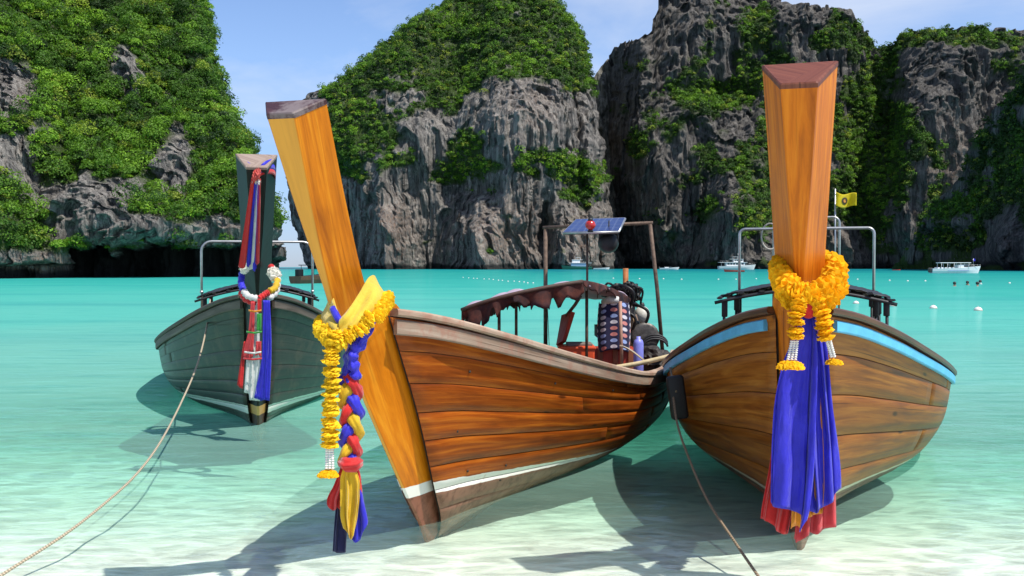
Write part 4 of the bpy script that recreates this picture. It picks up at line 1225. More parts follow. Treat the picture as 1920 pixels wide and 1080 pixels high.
# --- middle boat: lemon sash, marigold string, braid of three cloths
s2 = empty("yellow_cloth", A(650, 600, 5.1)); tag(s2, "lemon yellow sash knotted round the leaning golden post of the middle boat", "sash")
loop = [((638, 598, 4.84), (634, 640, 4.80)), ((652, 584, 4.84), (664, 626, 4.80)), ((672, 554, 4.90), (692, 602, 4.84)), ((692, 520, 4.98), (716, 584, 4.90)), ((702, 518, 5.14), (727, 558, 5.06)),
        ((690, 534, 5.34), (704, 566, 5.40)), ((650, 538, 5.36), (640, 584, 5.42)), ((625, 543, 5.18), (602, 602, 5.16)), ((628, 565, 4.96), (610, 624, 4.93))]
inv = frame(s2).inverted()
n = 8
tp = catmull([inv @ A(*p[0]) for p in loop + loop[:1]], 9); bt = catmull([inv @ A(*p[1]) for p in loop + loop[:1]], 9)
V = []
for i, (a, b) in enumerate(zip(tp, bt)):
    for k in range(n + 1):
        p = a.lerp(b, k / n)
        q = p + Vector((0, -1, .15)) * .018 * math.sin(k / n * 9 + i * .11) + Vector((0, -1, 0)) * .03 * math.sin(math.pi * k / n)
        V.append(q)
solidify(mesh_obj("sash_band", [tuple(v) for v in V], grid_faces(len(tp), n + 1), m_cpale, s2, True), .005)
kb = [inv @ Vector(A(624, 578, 4.90)), inv @ Vector(A(636, 600, 4.84)), inv @ Vector(A(648, 598, 4.86))]
MB().tube(catmull(kb, 5), .018, 8).build("blue_lining", m_cblue, s2)
g2 = empty("marigold_garland", A(625, 640, 5.02)); tag(g2, "yellow marigold string hanging in front of the middle boat's leaning post", "garland")
string_blooms(g2, [A(*p[1]) + Vector((0, -.03, 0)) for p in loop[7:] + loop[:5]], .032, .016, m_lemon, .8, seed=11, jit=.3)
string_blooms(g2, [A(640, 626, 4.78), A(622, 640, 4.80), A(612, 618, 4.88)], .036, .016, m_lemon, .8, seed=12, jit=.3)
string_blooms(g2, [A(632, 622, 4.77), A(624, 655, 4.76), A(622, 740, 4.77), A(617, 836, 4.78)], .035, .0135, m_lemon, .8, seed=13, jit=.3)
for dx in (-5, 0, 5): bead_string(g2, A(618 + dx, 838, 4.78), A(618 + dx * 1.2, 880, 4.78))
pompom(g2, A(615, 886, 4.78), .052, m_marigold)

b2 = empty("braided_cloth", A(655, 690, 5.05)); tag(b2, "thick braid of red, yellow and blue cloth hanging beside the middle boat's stem", "braid")
inv = frame(b2).inverted()
up = catmull([inv @ A(*p) for p in ((700, 596, 5.02), (690, 610, 4.95), (678, 632, 4.88), (664, 654, 4.85), (655, 680, 4.84), (648, 702, 4.84), (645, 724, 4.86))], 10)
MB().tube(up, [.020 + .026 * math.sin(math.pi * min(1, i / len(up) * 1.25)) * (.72 + .28 * math.sin(i * .55)) for i in range(len(up))], 36, flat=.8, pleat=.075).build("blue_twist", m_cblue, b2)
up2 = catmull([inv @ A(*p) for p in ((682, 625, 4.86), (668, 650, 4.81), (660, 672, 4.80), (666, 700, 4.82), (655, 718, 4.83))], 9)
MB().tube(up2, [.018 + .014 * math.sin(i * .5) ** 2 for i in range(len(up2))], 36, pleat=.075).build("blue_twist", m_cblue, b2)
for k, mt in enumerate((m_cred, m_cyel, m_cblue)):
    pts, rs = [], []
    N = 64
    for i in range(N + 1):
        q = i / N
        th = 2 * math.pi * (q * 1.45 + k / 3.0)
        c = Vector(A(655 + 4 * math.sin(q * 3), 705 + 162 * q, 4.85))
        pts.append(inv @ (c + Vector((.034 * math.sin(th), -.026 * math.sin(2 * th), 0))))
        rs.append(.036 * (.72 + .28 * math.sin(2 * th + 1) ** 2) * (1 - .25 * q))
    MB().tube(pts, rs, 36, flat=.78, pleat=.075).build("braid_strand", mt, b2)
MB().tube([inv @ A(*p) for p in ((642, 866, 4.83), (652, 872, 4.80), (664, 872, 4.80), (674, 866, 4.83))], [.028, .034, .034, .026], 36, pleat=.08).build("braid_knot", m_cred, b2)
Yb = [(860, 4.84), (1040, 4.88)]
drape("cloth_tail", m_cred, b2, [(860, 645), (910, 626), (940, 613), (975, 616)], [(860, 657), (910, 655), (975, 642)], 862, [(0, 945), (.3, 958), (.6, 950), (1, 966)], Yb, 2, .02, 24, 26, seed=3)
drape("cloth_tail", m_cred, b2, [(860, 655), (940, 664)], [(860, 668), (900, 677), (940, 680)], 862, [(0, 900), (1, 926)], Yb, 1.5, .015, 16, 20, seed=4)
drape("cloth_tail", m_cyel, b2, [(870, 646), (900, 638), (960, 638), (1012, 650)], [(870, 664), (910, 676), (960, 673), (1012, 664)], 872, [(0, 988), (.3, 1004), (.6, 1012), (.85, 1002), (1, 985)], [(860, 4.80), (1040, 4.83)], 2, .02, 26, 30, seed=5)
drape("cloth_tail", m_cblue, b2, [(880, 660), (960, 652), (1020, 656)], [(880, 672), (940, 682), (985, 690), (1020, 686)], 880, [(0, 1010), (.4, 1018), (.7, 1008), (1, 975)], [(860, 4.85), (1040, 4.89)], 2.4, .018, 24, 28, seed=6)
drape("cloth_tail", m_cnavy, b2, [(880, 648), (960, 628), (1038, 622)], [(880, 660), (960, 654), (1038, 650)], 890, [(0, 1034), (.5, 1037), (1, 1036)], [(860, 4.86), (1040, 4.91)], 1.6, .015, 20, 28, seed=7)

# --- left boat: ribbon at the post top, garland at the neck, long ribbons
P1 = 8.66
rb = empty("ribbon_bow", A(481, 328, P1)); tag(rb, "red white and blue ribbons with a coral rosette tied to the black post top", "ribbon")
inv = frame(rb).inverted()
def band(pts, w, name, mat, root, inv, flatn=None):
    pts = catmull([inv @ Vector(p) for p in pts], 8)
    V = []
    for i, p in enumerate(pts):
        V += [p + Vector((0, 0, w / 2)), p + Vector((0, -.006 * math.sin(i), 0)), p - Vector((0, 0, w / 2))]
    return solidify(mesh_obj(name, [tuple(v) for v in V], grid_faces(len(pts), 3), mat, root, True), .003)
for dz, mt in ((.05, m_cblue), (.0, m_cwhite), (-.045, m_cred)):
    d = Vector((0, 0, dz))
    band([A(480, 325, P1) + d * .3, A(465, 316, P1 + .03) + d * .7, A(449, 314, P1 + .2) + d, A(452, 326, P1 + .40) + d, A(482, 334, P1 + .45) + d], .045, "ribbon_band", mt, rb, inv)
    band([A(482, 325, P1) + d * .3, A(497, 315, P1 + .03) + d * .7, A(514, 314, P1 + .2) + d, A(513, 328, P1 + .40) + d, A(482, 334, P1 + .45) + d], .045, "ribbon_band", mt if dz < 0 else m_cblue, rb, inv)
string_blooms(rb, [A(478, 328, P1 - .05), A(483, 329, P1 - .05)], .05, .03, m_pinkf, .9, seed=31)
string_blooms(rb, [A(474, 340, P1 - .02), A(486, 340, P1 - .02)], .028, .03, m_whitef, .9, seed=32)
YR = [(330, P1 - .04), (500, P1 + .28)]
for mt, l0, l1, r0, r1, hem in ((m_cred, 472, 447, 478, 462, 500), (m_cblue, 474, 462, 481, 470, 498), (m_cwhite, 478, 461, 485, 476, 503), (m_cblue, 481, 474, 487, 481, 506), (m_cpink, 484, 478, 489, 486, 494), (m_cwhite, 483, 472, 488, 478, 490)):
    drape("ribbon_tail", mt, rb, [(330, l0), (500, l1)], [(330, r0), (500, r1)], 335, [(0, hem), (.5, hem + 4), (1, hem - 3)], [(p, y - .01 * hash(mt.name + str(l0)) % 3 * .01) for p, y in YR], 1.2, .012, 12, 30, seed=l0 % 7)
g1 = empty("neck_garland", A(486, 560, P1 + .3)); tag(g1, "short garland of white, red, yellow and blue flowers round the black post's neck", "garland")
YN = P1 + .32
segs = [(m_cblue, [(454, 512, YN + .25), (452, 530, YN + .12), (456, 544, YN + .04)]), (m_cwhite, [(457, 546, YN + .03), (466, 556, YN - .02), (484, 560, YN - .05)]), (m_cred, [(486, 560, YN - .05), (497, 552, YN - .02), (504, 548, YN)]),
        (m_cyel, [(505, 546, YN), (516, 540, YN + .06), (521, 522, YN + .18)]), (m_cred, [(507, 500, YN + .3), (513, 506, YN + .26), (518, 520, YN + .2)]), (m_cred, [(452, 548, YN + .06), (462, 562, YN), (482, 568, YN - .03)]), (m_cwhite, [(521, 522, YN + .18), (518, 546, YN + .08), (504, 560, YN)])]
inv = frame(g1).inverted()
for mt, pts in segs:
    q = catmull([inv @ A(*p) for p in pts], 8)
    MB().tube(q, [.034 * (.85 + .15 * math.sin(i * 1.9)) for i in range(len(q))], 10).build("garland_segment", mt, g1)
string_blooms(g1, [A(510, 510, YN + .2), A(517, 517, YN + .16)], .05, .05, m_whitef, .8, seed=33)
string_blooms(g1, [A(457, 498, YN + .1), A(463, 504, YN + .08)], .055, .05, m_whitef, .8, seed=34)
w1 = empty("fringed_ribbons", A(478, 565, YN - .06)); tag(w1, "coral and white fringed ribbons with a green patch hanging on the black boat's bow", "ribbon")
YW = [(560, YN - .07), (750, YN - .02)]
drape("ribbon_tail", m_cwhite, w1, [(560, 472), (660, 462), (740, 456)], [(560, 483), (660, 488), (740, 487)], 562, [(0, 735), (.3, 738), (.35, 750), (1, 752)], [(p, y + .03) for p, y in YW], 3, .014, 24, 30, seed=2)
drape("ribbon_tail", m_cpink, w1, [(560, 471), (620, 466), (665, 456), (680, 459)], [(560, 478), (620, 477), (680, 474)], 565, [(0, 668), (.5, 676), (1, 670)], YW, 1.5, .01, 14, 24, seed=3)
drape("ribbon_tail", m_cpink, w1, [(560, 482), (620, 481), (680, 478)], [(560, 489), (620, 490), (680, 490)], 640, [(0, 668), (.5, 664), (1, 670)], YW, 1.5, .01, 14, 20, seed=4)
drape("ribbon_tail", m_cgreen, w1, [(560, 482), (640, 481)], [(560, 491), (640, 491)], 588, [(0, 620), (1, 621)], [(p, y - .01) for p, y in YW], 1, .006, 10, 12, seed=5)
drape("ribbon_tail", m_cred, w1, [(560, 483), (600, 482)], [(560, 490), (600, 491)], 560, [(0, 586), (1, 585)], [(p, y - .008) for p, y in YW], 1, .006, 10, 10, seed=6)
drape("ribbon_tail", m_cred, w1, [(640, 457), (730, 442)], [(640, 461), (730, 455)], 640, [(0, 722), (1, 729)], [(p, y + .02) for p, y in YW], 1, .01, 10, 20, seed=7)
for i, (pa, pb, py) in enumerate(((466, 490, 582), (462, 491, 622), (456, 491, 672), (458, 490, 660))):
    band([A(pa, py, YN - .1), A((pa + pb) / 2, py + 2, YN - .12), A(pb, py, YN - .1)], .016, "ribbon_trim", (m_corange, m_cgreen, m_cpink, m_cwhite)[i], w1, frame(w1).inverted())
wb_ = empty("blue_ribbons", A(500, 565, YN)); tag(wb_, "pair of deep blue ribbons hanging on the black boat's bow beside the white fringe", "ribbon")
drape("ribbon_tail", m_cblue, wb_, [(560, 493), (650, 492), (755, 474)], [(560, 501), (650, 503), (755, 488)], 563, [(0, 746), (1, 750)], [(p, y + .015) for p, y in YW], 2, .012, 16, 34, seed=1)
drape("ribbon_tail", m_cblue, wb_, [(560, 495), (650, 492), (755, 488)], [(560, 506), (650, 509), (755, 505)], 563, [(0, 752), (.5, 749), (1, 752)], [(p, y + .01) for p, y in YW], 2, .012, 18, 34, seed=3)

# ------------------------------------------------------------------ ropes and fender
def rope_mat(name, c):
    t = NT(name)
    co = t.node("ShaderNodeTexCoord").outputs["Object"]
    w = t.node("ShaderNodeTexWave", wave_type='BANDS', bands_direction='DIAGONAL'); t.put(w.inputs["Vector"], co); w.inputs["Scale"].default_value = 22; w.inputs["Distortion"].default_value = 1.0
    col = t.mix(w.outputs["Fac"], tuple(k * .5 for k in c), c)
    return t.done(t.principled(col, .85, 0, t.bump(w.outputs["Fac"], .8, .006)))
m_rope = rope_mat("pale_rope", (.52, .43, .31))
m_rope2 = rope_mat("brown_rope", (.34, .25, .16))
def rope(name, pts, r, mat, label, cat="rope"):
    loc = pts[0]
    o = MB().tube([p - loc for p in catmull(pts, 14)], r, 8).build(name, mat, loc=loc)
    return tag(o, label, cat)
rope("mooring_rope", [A(394, 562, 10.9), A(388, 610, 10.3), A(371, 680, 9.5), A(341, 752, 8.8), A(300, 830, 7.7), A(255, 890, 6.95), A(195, 945, 6.25), A(120, 1003, 5.65), A(0, 1080, 5.1), A(-150, 1180, 4.6)], .0085, m_rope, "pale mooring rope curving from the black boat down to the sand")
rope("mooring_rope", [A(1258, 690, 7.75), A(1262, 740, 7.5), A(1270, 795, 7.15), A(1290, 855, 6.65), A(1325, 935, 6.05), A(1375, 1012, 5.5), A(1430, 1092, 5.05), A(1500, 1190, 4.6)], .008, m_rope2, "thin brown mooring rope slanting from the right boat's fender into the shallows")
f = empty("boat_fender", A(1262, 700, 7.6)); tag(f, "black rubber fender slab hanging under the right boat's rail", "fender")
inv = frame(f).inverted()
c = A(1270, 745, 7.5)
MB().rbox(inv @ c, (.13, .07, .33), .02, Matrix.Rotation(math.radians(-8), 3, 'Y')).build("rubber_block", m_rubber, f)
MB().tube([inv @ A(1256, 690, 7.72), inv @ A(1262, 712, 7.56), inv @ A(1268, 735, 7.46)], .007, 6).build("fender_line", m_rope2, f)

# ------------------------------------------------------------------ gear in the middle boat
m_tarp_top = simple("faded_pink_tarp", (.40, .31, .38), .8, 0, .25, 6)
t = NT("ragged_tarp")
co = t.node("ShaderNodeTexCoord").outputs["Object"]
n1 = t.noise(co, 5.0, 5, .65); n2 = t.noise(co, 2.2, 3)
c = t.ramp(n1, [(.35, (.012, .008, .012)), (.5, (.045, .013, .010)), (.68, (.115, .03, .018))])
c = t.mix(t.step(.55, .7, n2), c, (.025, .02, .035))
m_rag = t.done(t.principled(c, .85, 0, t.bump(n1, .6, .02)))
cn = empty("tattered_canopy", A(1000, 640, 9.6)); tag(cn, "tattered sagging canopy with faded pink top and ragged dark edges over the middle boat", "canopy")
inv = frame(cn).inverted()
cor = dict(FL=A(866, 581, 8.15), FM=A(965, 551, 8.05), FR=A(1092, 528, 8.2), ML=A(930, 562, 10.0), MM=A(1035, 544, 9.8), MR=A(1155, 546, 9.7), BL=A(1020, 560, 11.4), BM=A(1120, 560, 11.3), BR=A(1206, 580, 11.0))
ctrl = np.array([[list(cor[r + c]) for c in "LMR"] for r in "FMB"])
def patch(u, v):
    bu = [(1 - u) * (1 - 2 * u), 4 * u * (1 - u), u * (2 * u - 1)]; bv = [(1 - v) * (1 - 2 * v), 4 * v * (1 - v), v * (2 * v - 1)]
    return Vector(sum(bv[i] * bu[j] * ctrl[i, j] for i in range(3) for j in range(3)).tolist())
nu_, nv_ = 30, 30
V = []
for i in range(nv_ + 1):
    for j in range(nu_ + 1):
        u, v = j / nu_, i / nv_
        p = patch(u, v)
        p.z += .025 * math.sin(u * 17 + v * 5) * math.sin(v * 13) + .02 * (float(vnoise(np.array(u * 9.), np.array(v * 9.), np.array(0.), 4)) - .5)
        V.append(tuple(inv @ p))
solidify(mesh_obj("canopy_top", V, grid_faces(nv_ + 1, nu_ + 1), m_tarp_top, cn, True), .012)
def valance(edge, name, deep, seed, mat):
    g = np.random.default_rng(seed)
    n = 90
    V = []
    q_ = np.linspace(0, 1, n + 1)
    dr = deep * (.30 + 1.1 * fbm(q_ * 9, 0 * q_, 0 * q_, seed, 4) ** 1.5 + .5 * (vnoise(q_ * 37, 0 * q_, 0 * q_, seed + 1) - .4)) * (.5 + .5 * np.sin(.3 + 2.6 * q_))
    dr = np.maximum(dr, .015)
    for i in range(n + 1):
        a = edge(i / n)
        for k in range(6):
            w = k / 5
            V.append(tuple(inv @ (a + Vector((.02 * math.sin(i * .5) * w, -.012 - .035 * w * math.sin(i * .37 + seed), .012 - dr[i] * w)))))
    solidify(mesh_obj(name, V, grid_faces(n + 1, 6), mat, cn, True), .006)
valance(lambda q: patch(q, 0), "valance", .24, 3, m_rag)
valance(lambda q: patch(1, q), "valance", .12, 5, m_rag)
valance(lambda q: patch(0, q), "valance", .16, 8, m_rag)
pp = [tuple(inv @ (patch(q, 0) + Vector((0, -.015, .0)))) for q in np.linspace(0, 1, 20)]
MB().tube(pp, .018, 7).build("canopy_bow", simple("dark_bamboo", (.06, .03, .02), .7), cn)
for px, p0, p1, Yp in ((936, 572, 650, 8.3), (968, 575, 656, 8.9), (1100, 545, 690, 9.2)):
    MB().tube([inv @ A(px, p1, Yp), inv @ A(px, p0, Yp)], .014, 7).build("canopy_post", m_rust, cn)

sf = empty("pipe_gantry", A(1030, 655, 11.2)); tag(sf, "rusty pipe frame over the middle boat's stern carrying a solar panel", "gantry")
inv = frame(sf).inverted()
MB().tube([inv @ A(1023, 668, 11.3), inv @ A(1023, 428, 11.3)], .024, 9).build("frame_post", m_rust, sf)
MB().tube([inv @ A(1243, 668, 10.95), inv @ A(1232, 540, 10.95), inv @ A(1219, 420, 10.95)], .022, 9).build("frame_post", m_rust, sf)
MB().tube([inv @ A(1018, 427, 11.3), inv @ A(1224, 418, 10.95)], .020, 9).build("frame_crossbar", m_rust, sf)
MB().tube([inv @ A(1101, 660, 11.2), inv @ A(1101, 436, 11.1)], .013, 8).build("frame_post", m_rust, sf)
MB().tube([inv @ A(1030, 655, 11.2), inv @ A(1026, 560, 11.2)], .004, 5).build("cable", m_black, sf)

sp = empty("solar_panel", A(1115, 435, 10.9)); tag(sp, "dark blue solar panel lying tilted on top of the rusty stern frame", "solar panel")
inv = frame(sp).inverted()
q = [A(1056, 437, 10.75), A(1160, 435, 10.55), A(1172, 410, 11.2), A(1080, 413, 11.4)]
q = [inv @ v for v in q]
nrm = (q[1] - q[0]).cross(q[3] - q[0]).normalized()
t = NT("solar_cells")
br = t.node("ShaderNodeTexBrick"); br.offset = 0.0
t.put(br.inputs["Vector"], t.node("ShaderNodeUVMap").outputs[0])
br.inputs["Scale"].default_value = 1.0; br.inputs["Brick Width"].default_value = .125; br.inputs["Row Height"].default_value = .25; br.inputs["Mortar Size"].default_value = .008
br.inputs["Color1"].default_value = (.018, .028, .12, 1); br.inputs["Color2"].default_value = (.014, .022, .10, 1); br.inputs["Mortar"].default_value = (.10, .12, .22, 1)
m_cell = t.done(t.principled(br.outputs["Color"], .25, 0, None, .3))
mesh_obj("panel_glass", [tuple(v + nrm * .012) for v in q], [[0, 1, 2, 3]], m_cell, sp, uv=[(0, 0), (1, 0), (1, 1), (0, 1)])
vv = [tuple(v - nrm * .02) for v in q] + [tuple(v + nrm * .009) for v in q]
mesh_obj("panel_back", vv, [[3, 2, 1, 0], [4, 5, 6, 7], [0, 1, 5, 4], [1, 2, 6, 5], [2, 3, 7, 6], [3, 0, 4, 7]], m_black, sp)
for a, b in ((0, 1), (1, 2), (2, 3), (3, 0)):
    MB().tube([q[a], q[b]], .014, 4).build("panel_rim", m_steel, sp)
lt = empty("signal_lamp", A(1107, 432, 10.5)); tag(lt, "round red signal lamp in front of the solar panel", "lamp")
m_redlens = simple("red_lens", (.45, .02, .015), .25, 0, .2, 15, .4)
MB().lathe([(.02, -.05), (.045, -.03), (.058, 0), (.045, .035), (.02, .05)], (0, 0, .055), 16).build("red_lens", m_redlens, lt)
MB().lathe([(.03, 0), (.03, .02), (.018, .03)], (0, 0, -.02), 12).build("lamp_base", m_black, lt)
MB().lathe([(.03, .09), (.022, .12), (.005, .125)], (0, 0, .008), 12).build("lamp_cap", m_black, lt)
hn = empty("hanging_lamp", A(1141, 455, 10.8)); tag(hn, "black round floodlight hanging under the solar panel", "lamp")
MB().lathe([(.03, -.07), (.075, -.06), (.10, -.02), (.115, .03), (.105, .05), (.06, .055)], (0, 0, 0), 18, 'Y').build("lamp_housing", m_rubber, hn)
MB().tube([(-.10, 0, 0), (-.10, 0, .09), (0, 0, .13), (.10, 0, .09), (.10, 0, 0)], .010, 6).build("lamp_bracket", m_rubber, hn)
MB().tube([(0, 0, .13), (.01, .05, .24)], .008, 6).build("lamp_cord", m_rubber, hn)

m_orange = simple("orange_plastic", (.62, .075, .018), .45, 0, .2, 10)
m_redp = simple("dark_red_plastic", (.36, .04, .02), .5, 0, .35, 10)
ck = empty("orange_box", A(1080, 700, 9.3)); tag(ck, "orange plastic ice box with its red lid standing open", "box")
inv = frame(ck).inverted()
b0 = inv @ A(1080, 673, 9.4)
MB().rbox(b0 + Vector((0, 0, -.05)), (.33, .30, .34), .015).build("box_body", m_orange, ck, False)
MB().rbox(b0 + Vector((0, 0, .115)), (.35, .32, .03), .01).build("box_rim", m_orange, ck, False)
MB().rbox(b0 + Vector((.03, .02, .14)), (.24, .22, .03), .008).build("box_insert", simple("grey_foam", (.16, .14, .12), .8), ck, False)
lidp = [A(1046, 648, 9.5), A(1058, 640, 9.4), A(1075, 585, 9.35), A(1056, 592, 9.6)]
lq = [inv @ v for v in lidp]
n_ = (lq[1] - lq[0]).cross(lq[3] - lq[0]).normalized() * .02
vv = [tuple(v - n_) for v in lq] + [tuple(v + n_) for v in lq]
mesh_obj("box_lid", vv, [[3, 2, 1, 0], [4, 5, 6, 7], [0, 1, 5, 4], [1, 2, 6, 5], [2, 3, 7, 6], [3, 0, 4, 7]], m_redp, ck)
MB().tube([inv @ A(1062, 592, 9.45), inv @ A(1078, 572, 9.4), inv @ A(1088, 556, 9.35)], .028, 7, flat=.5).build("lid_strap", m_rust, ck)
rc = empty("red_crate", A(1150, 690, 9.8)); tag(rc, "low dark red wooden engine box behind the orange ice box", "crate")
inv = frame(rc).inverted()
b0 = inv @ A(1150, 672, 9.9)
MB().rbox(b0, (.42, .35, .22), .012).build("crate_body", m_redp, rc, False)
for dx in (-.15, 0, .15): MB().rbox(b0 + Vector((dx, -.185, 0)), (.05, .02, .20), .005).build("crate_batten", simple("brown_batten", (.22, .07, .03), .6), rc, False)

m_engine = simple("oily_black_metal", (.018, .017, .016), .45, .5, .5, 30)
m_engine2 = simple("worn_engine_metal", (.12, .11, .10), .5, .6, .5, 30)
en = empty("boat_engine", A(1165, 690, 10.6)); tag(en, "oily black longtail engine with pipes and an orange post at the stern", "engine")
inv = frame(en).inverted()
e0 = inv @ A(1165, 620, 10.5)
MB().rbox(e0 + Vector((0, 0, -.08)), (.34, .42, .40), .03).build("engine_block", m_engine, en, False)
MB().rbox(e0 + Vector((0, .02, .20)), (.26, .36, .14), .02).build("cylinder_head", m_engine2, en, False)
def lump(name, c, size, mat, root, seed, rough=1.0):
    bm = bmesh.new(); bmesh.ops.create_icosphere(bm, subdivisions=4, radius=1.0)
    for v in bm.verts:
        q = v.co * 1.9 + Vector((seed, seed * 2, 0))
        nn = float(fbm(np.array(q.x), np.array(q.y), np.array(q.z), seed, 4))
        v.co = Vector((v.co.x * size[0], v.co.y * size[1], v.co.z * size[2])) * (1 + rough * 1.6 * (nn - .5))
    me = bpy.data.meshes.new(name); bm.to_mesh(me); bm.free(); me.materials.append(mat)
    o = bpy.data.objects.new(name, me); sc.collection.objects.link(o); o.parent = root; o.location = c
    return o
lump("wrapped_filter", inv @ A(1158, 546, 10.5), (.16, .14, .075), m_engine, en, 3)
lump("wrapped_filter", inv @ A(1185, 548, 10.5), (.085, .12, .11), m_engine, en, 6)
for k in range(6):
    a = A(1132 + 11 * k, 540 + 4 * (k % 3), 10.35)
    MB().tube(catmull([inv @ a, inv @ (a + Vector((.04, -.03, .05))), inv @ (a + Vector((.10, 0, .01))), inv @ (a + Vector((.08, .02, -.12)))], 6), .012, 6).build("hose", m_engine, en)
for k in range(5):
    z = random.uniform(.05, .42); x = random.uniform(-.18, .2)
    MB().tube(catmull([e0 + Vector((x, -.2, z - .2)), e0 + Vector((x + .06, -.25, z)), e0 + Vector((x - .05, -.2, z + .08)), e0 + Vector((x - .12, 0, z + .05))], 6), .016, 6).build("hose", m_engine, en)
for k in range(7): MB().rbox(e0 + Vector((-.23, -.18 + .05 * k, .0)), (.09, .012, .12), .003).build("cooling_fin", m_engine2, en, False)
MB().tube([e0 + Vector((.04, .1, .30)), inv @ A(1173, 528, 10.9), inv @ A(1173, 503, 10.9)], .03, 10).build("exhaust_pipe", simple("rusty_orange_pipe", (.36, .12, .03), .7, 0, .3), en)
MB().lathe([(.12, -.025), (.15, -.02), (.15, .02), (.12, .025), (.03, .03)], e0 + Vector((.22, -.22, -.05)), 20, 'Y').build("flywheel", m_engine2, en)
MB().tube([e0 + Vector((.2, -.1, 0)), e0 + Vector((.34, .2, -.16)), e0 + Vector((.5, .9, -.3))], .03, 8).build("drive_shaft", m_engine, en)
MB().tube([inv @ A(1187, 680, 10.3), inv @ A(1184, 590, 10.3)], .03, 8).build("engine_stand", simple("tan_wood_stand", (.33, .20, .09), .6), en)
MB().tube([inv @ A(1212, 668, 10.4), inv @ A(1190, 590, 10.4)], .022, 8).build("engine_stand", m_rust, en)

t = NT("dotted_navy_cloth")
uvn = t.node("ShaderNodeUVMap").outputs[0]
mp = t.mapping(uvn, (5.0, 8.0, 1))
fr_ = t.node("ShaderNodeVectorMath", operation='FRACTION'); t.put(fr_.inputs[0], mp)
ds = t.node("ShaderNodeVectorMath", operation='DISTANCE'); t.put(ds.inputs[0], fr_.outputs[0]); ds.inputs[1].default_value = (.5, .5, 0)
fl = t.node("ShaderNodeVectorMath", operation='FLOOR'); t.put(fl.inputs[0], mp)
wnz = t.node("ShaderNodeTexWhiteNoise", noise_dimensions='2D'); t.put(wnz.inputs["Vector"], fl.outputs[0])
dotc = t.ramp(wnz.outputs["Value"], [(.0, (.62, .60, .66)), (.5, (.30, .40, .70)), (.75, (.60, .22, .2))], 'CONSTANT')
c = t.mix(t.step(.34, .28, ds.outputs["Value"]), (.012, .012, .05), dotc)
m_dots = t.done(t.principled(c, .8, 0, None, 0, .3, .2))
dc = empty("dotted_cloth", A(1150, 570, 9.6)); tag(dc, "navy cloth with rows of white and pink dots hung from the canopy edge", "cloth")
inv = frame(dc).inverted()
V, UV = [], []
for i in range(25):
    for j in range(25):
        u, v = j / 24, i / 24
        a = math.pi * (1.08 - 1.16 * u)
        wdt = 28 + 3 * math.sin(v * 3)
        p = A(1151 + wdt * math.cos(a), 566 + 92 * v + 3 * math.sin(u * 9), 9.75 - .13 * math.sin(a) - .012 * math.sin(u * 24))
        V.append(tuple(inv @ p)); UV.append((u, 1 - v))
solidify(mesh_obj("cloth_panel", V, grid_faces(25, 25), m_dots, dc, True, uv=UV), .004)
MB().tube([inv @ A(1131, 567, 9.68), inv @ A(1145, 561, 9.6), inv @ A(1160, 562, 9.6)], [.03, .04, .03], 8).build("white_collar", m_cwhite, dc)
o = tag(MB().tube([A(1166, 692, 9.3), A(1163, 565, 9.35)], .016, 8).build("wooden_pole", simple("pinkish_pole", (.36, .20, .14), .6)), "slim pinkish wooden pole standing before the dotted navy cloth", "pole")
o = tag(MB().lathe([(.012, -.01), (.045, 0), (.048, .02), (.048, .27), (.04, .30), (.02, .315), (.02, .335)], A(1197, 698, 9.3), 16).build("blue_canister", simple("periwinkle_plastic", (.20, .21, .62), .4, 0, .1)), "periwinkle blue plastic canister standing in the middle boat's stern", "canister")
bf = empty("white_float", A(1204, 590, 10.6)); tag(bf, "off white round float hanging beside the engine", "float")
MB().ball((0, 0, 0), .085, 16, 12, (1, 1, 1.1)).build("float_ball", simple("dirty_white", (.6, .57, .5), .5, 0, .2), bf)
MB().lathe([(.02, .08), (.03, .1), (.015, .13)], (0, 0, 0), 10).build("float_eye", m_black, bf)
rope("bamboo_pole", [A(1148, 690, 9.2), A(1200, 681, 9.15), A(1256, 668, 9.1)], .022, simple("pale_bamboo", (.58, .47, .27), .5), "pale bamboo pole lying across the middle boat's stern", "pole")
rope("stern_line", [A(1162, 648, 9.25), A(1180, 655, 9.22), A(1198, 668, 9.2), A(1216, 684, 9.2)], .009, m_rope, "short twisted rope slanting past the blue canister", "rope")
tb = empty("tarp_bundle", A(1225, 690, 10.2)); tag(tb, "crumpled dark bundle of tarpaulin and hose at the middle boat's stern", "bundle")
bm = bmesh.new(); bmesh.ops.create_icosphere(bm, subdivisions=4, radius=1.0)
for v in bm.verts:
    nn = float(fbm(np.array(v.co.x * 2.), np.array(v.co.y * 2.), np.array(v.co.z * 2.), 5, 4))
    v.co = Vector((v.co.x * .16, v.co.y * .3, v.co.z * .13)) * (.55 + nn)
me = bpy.data.meshes.new("tarp_lump"); bm.to_mesh(me); bm.free(); me.materials.append(simple("brown_black_tarp", (.035, .028, .024), .7, 0, .5))
o = bpy.data.objects.new("tarp_lump", me); sc.collection.objects.link(o); o.parent = tb; o.location = (0, 0, .10)
for k in range(3):
    MB().tube([(.13 * math.cos(a) + .02, .02 * k, .20 + .02 * k + .1 * math.sin(a)) for a in np.linspace(.2, 2.9, 14)], .011, 6).build("hose", m_black, tb)

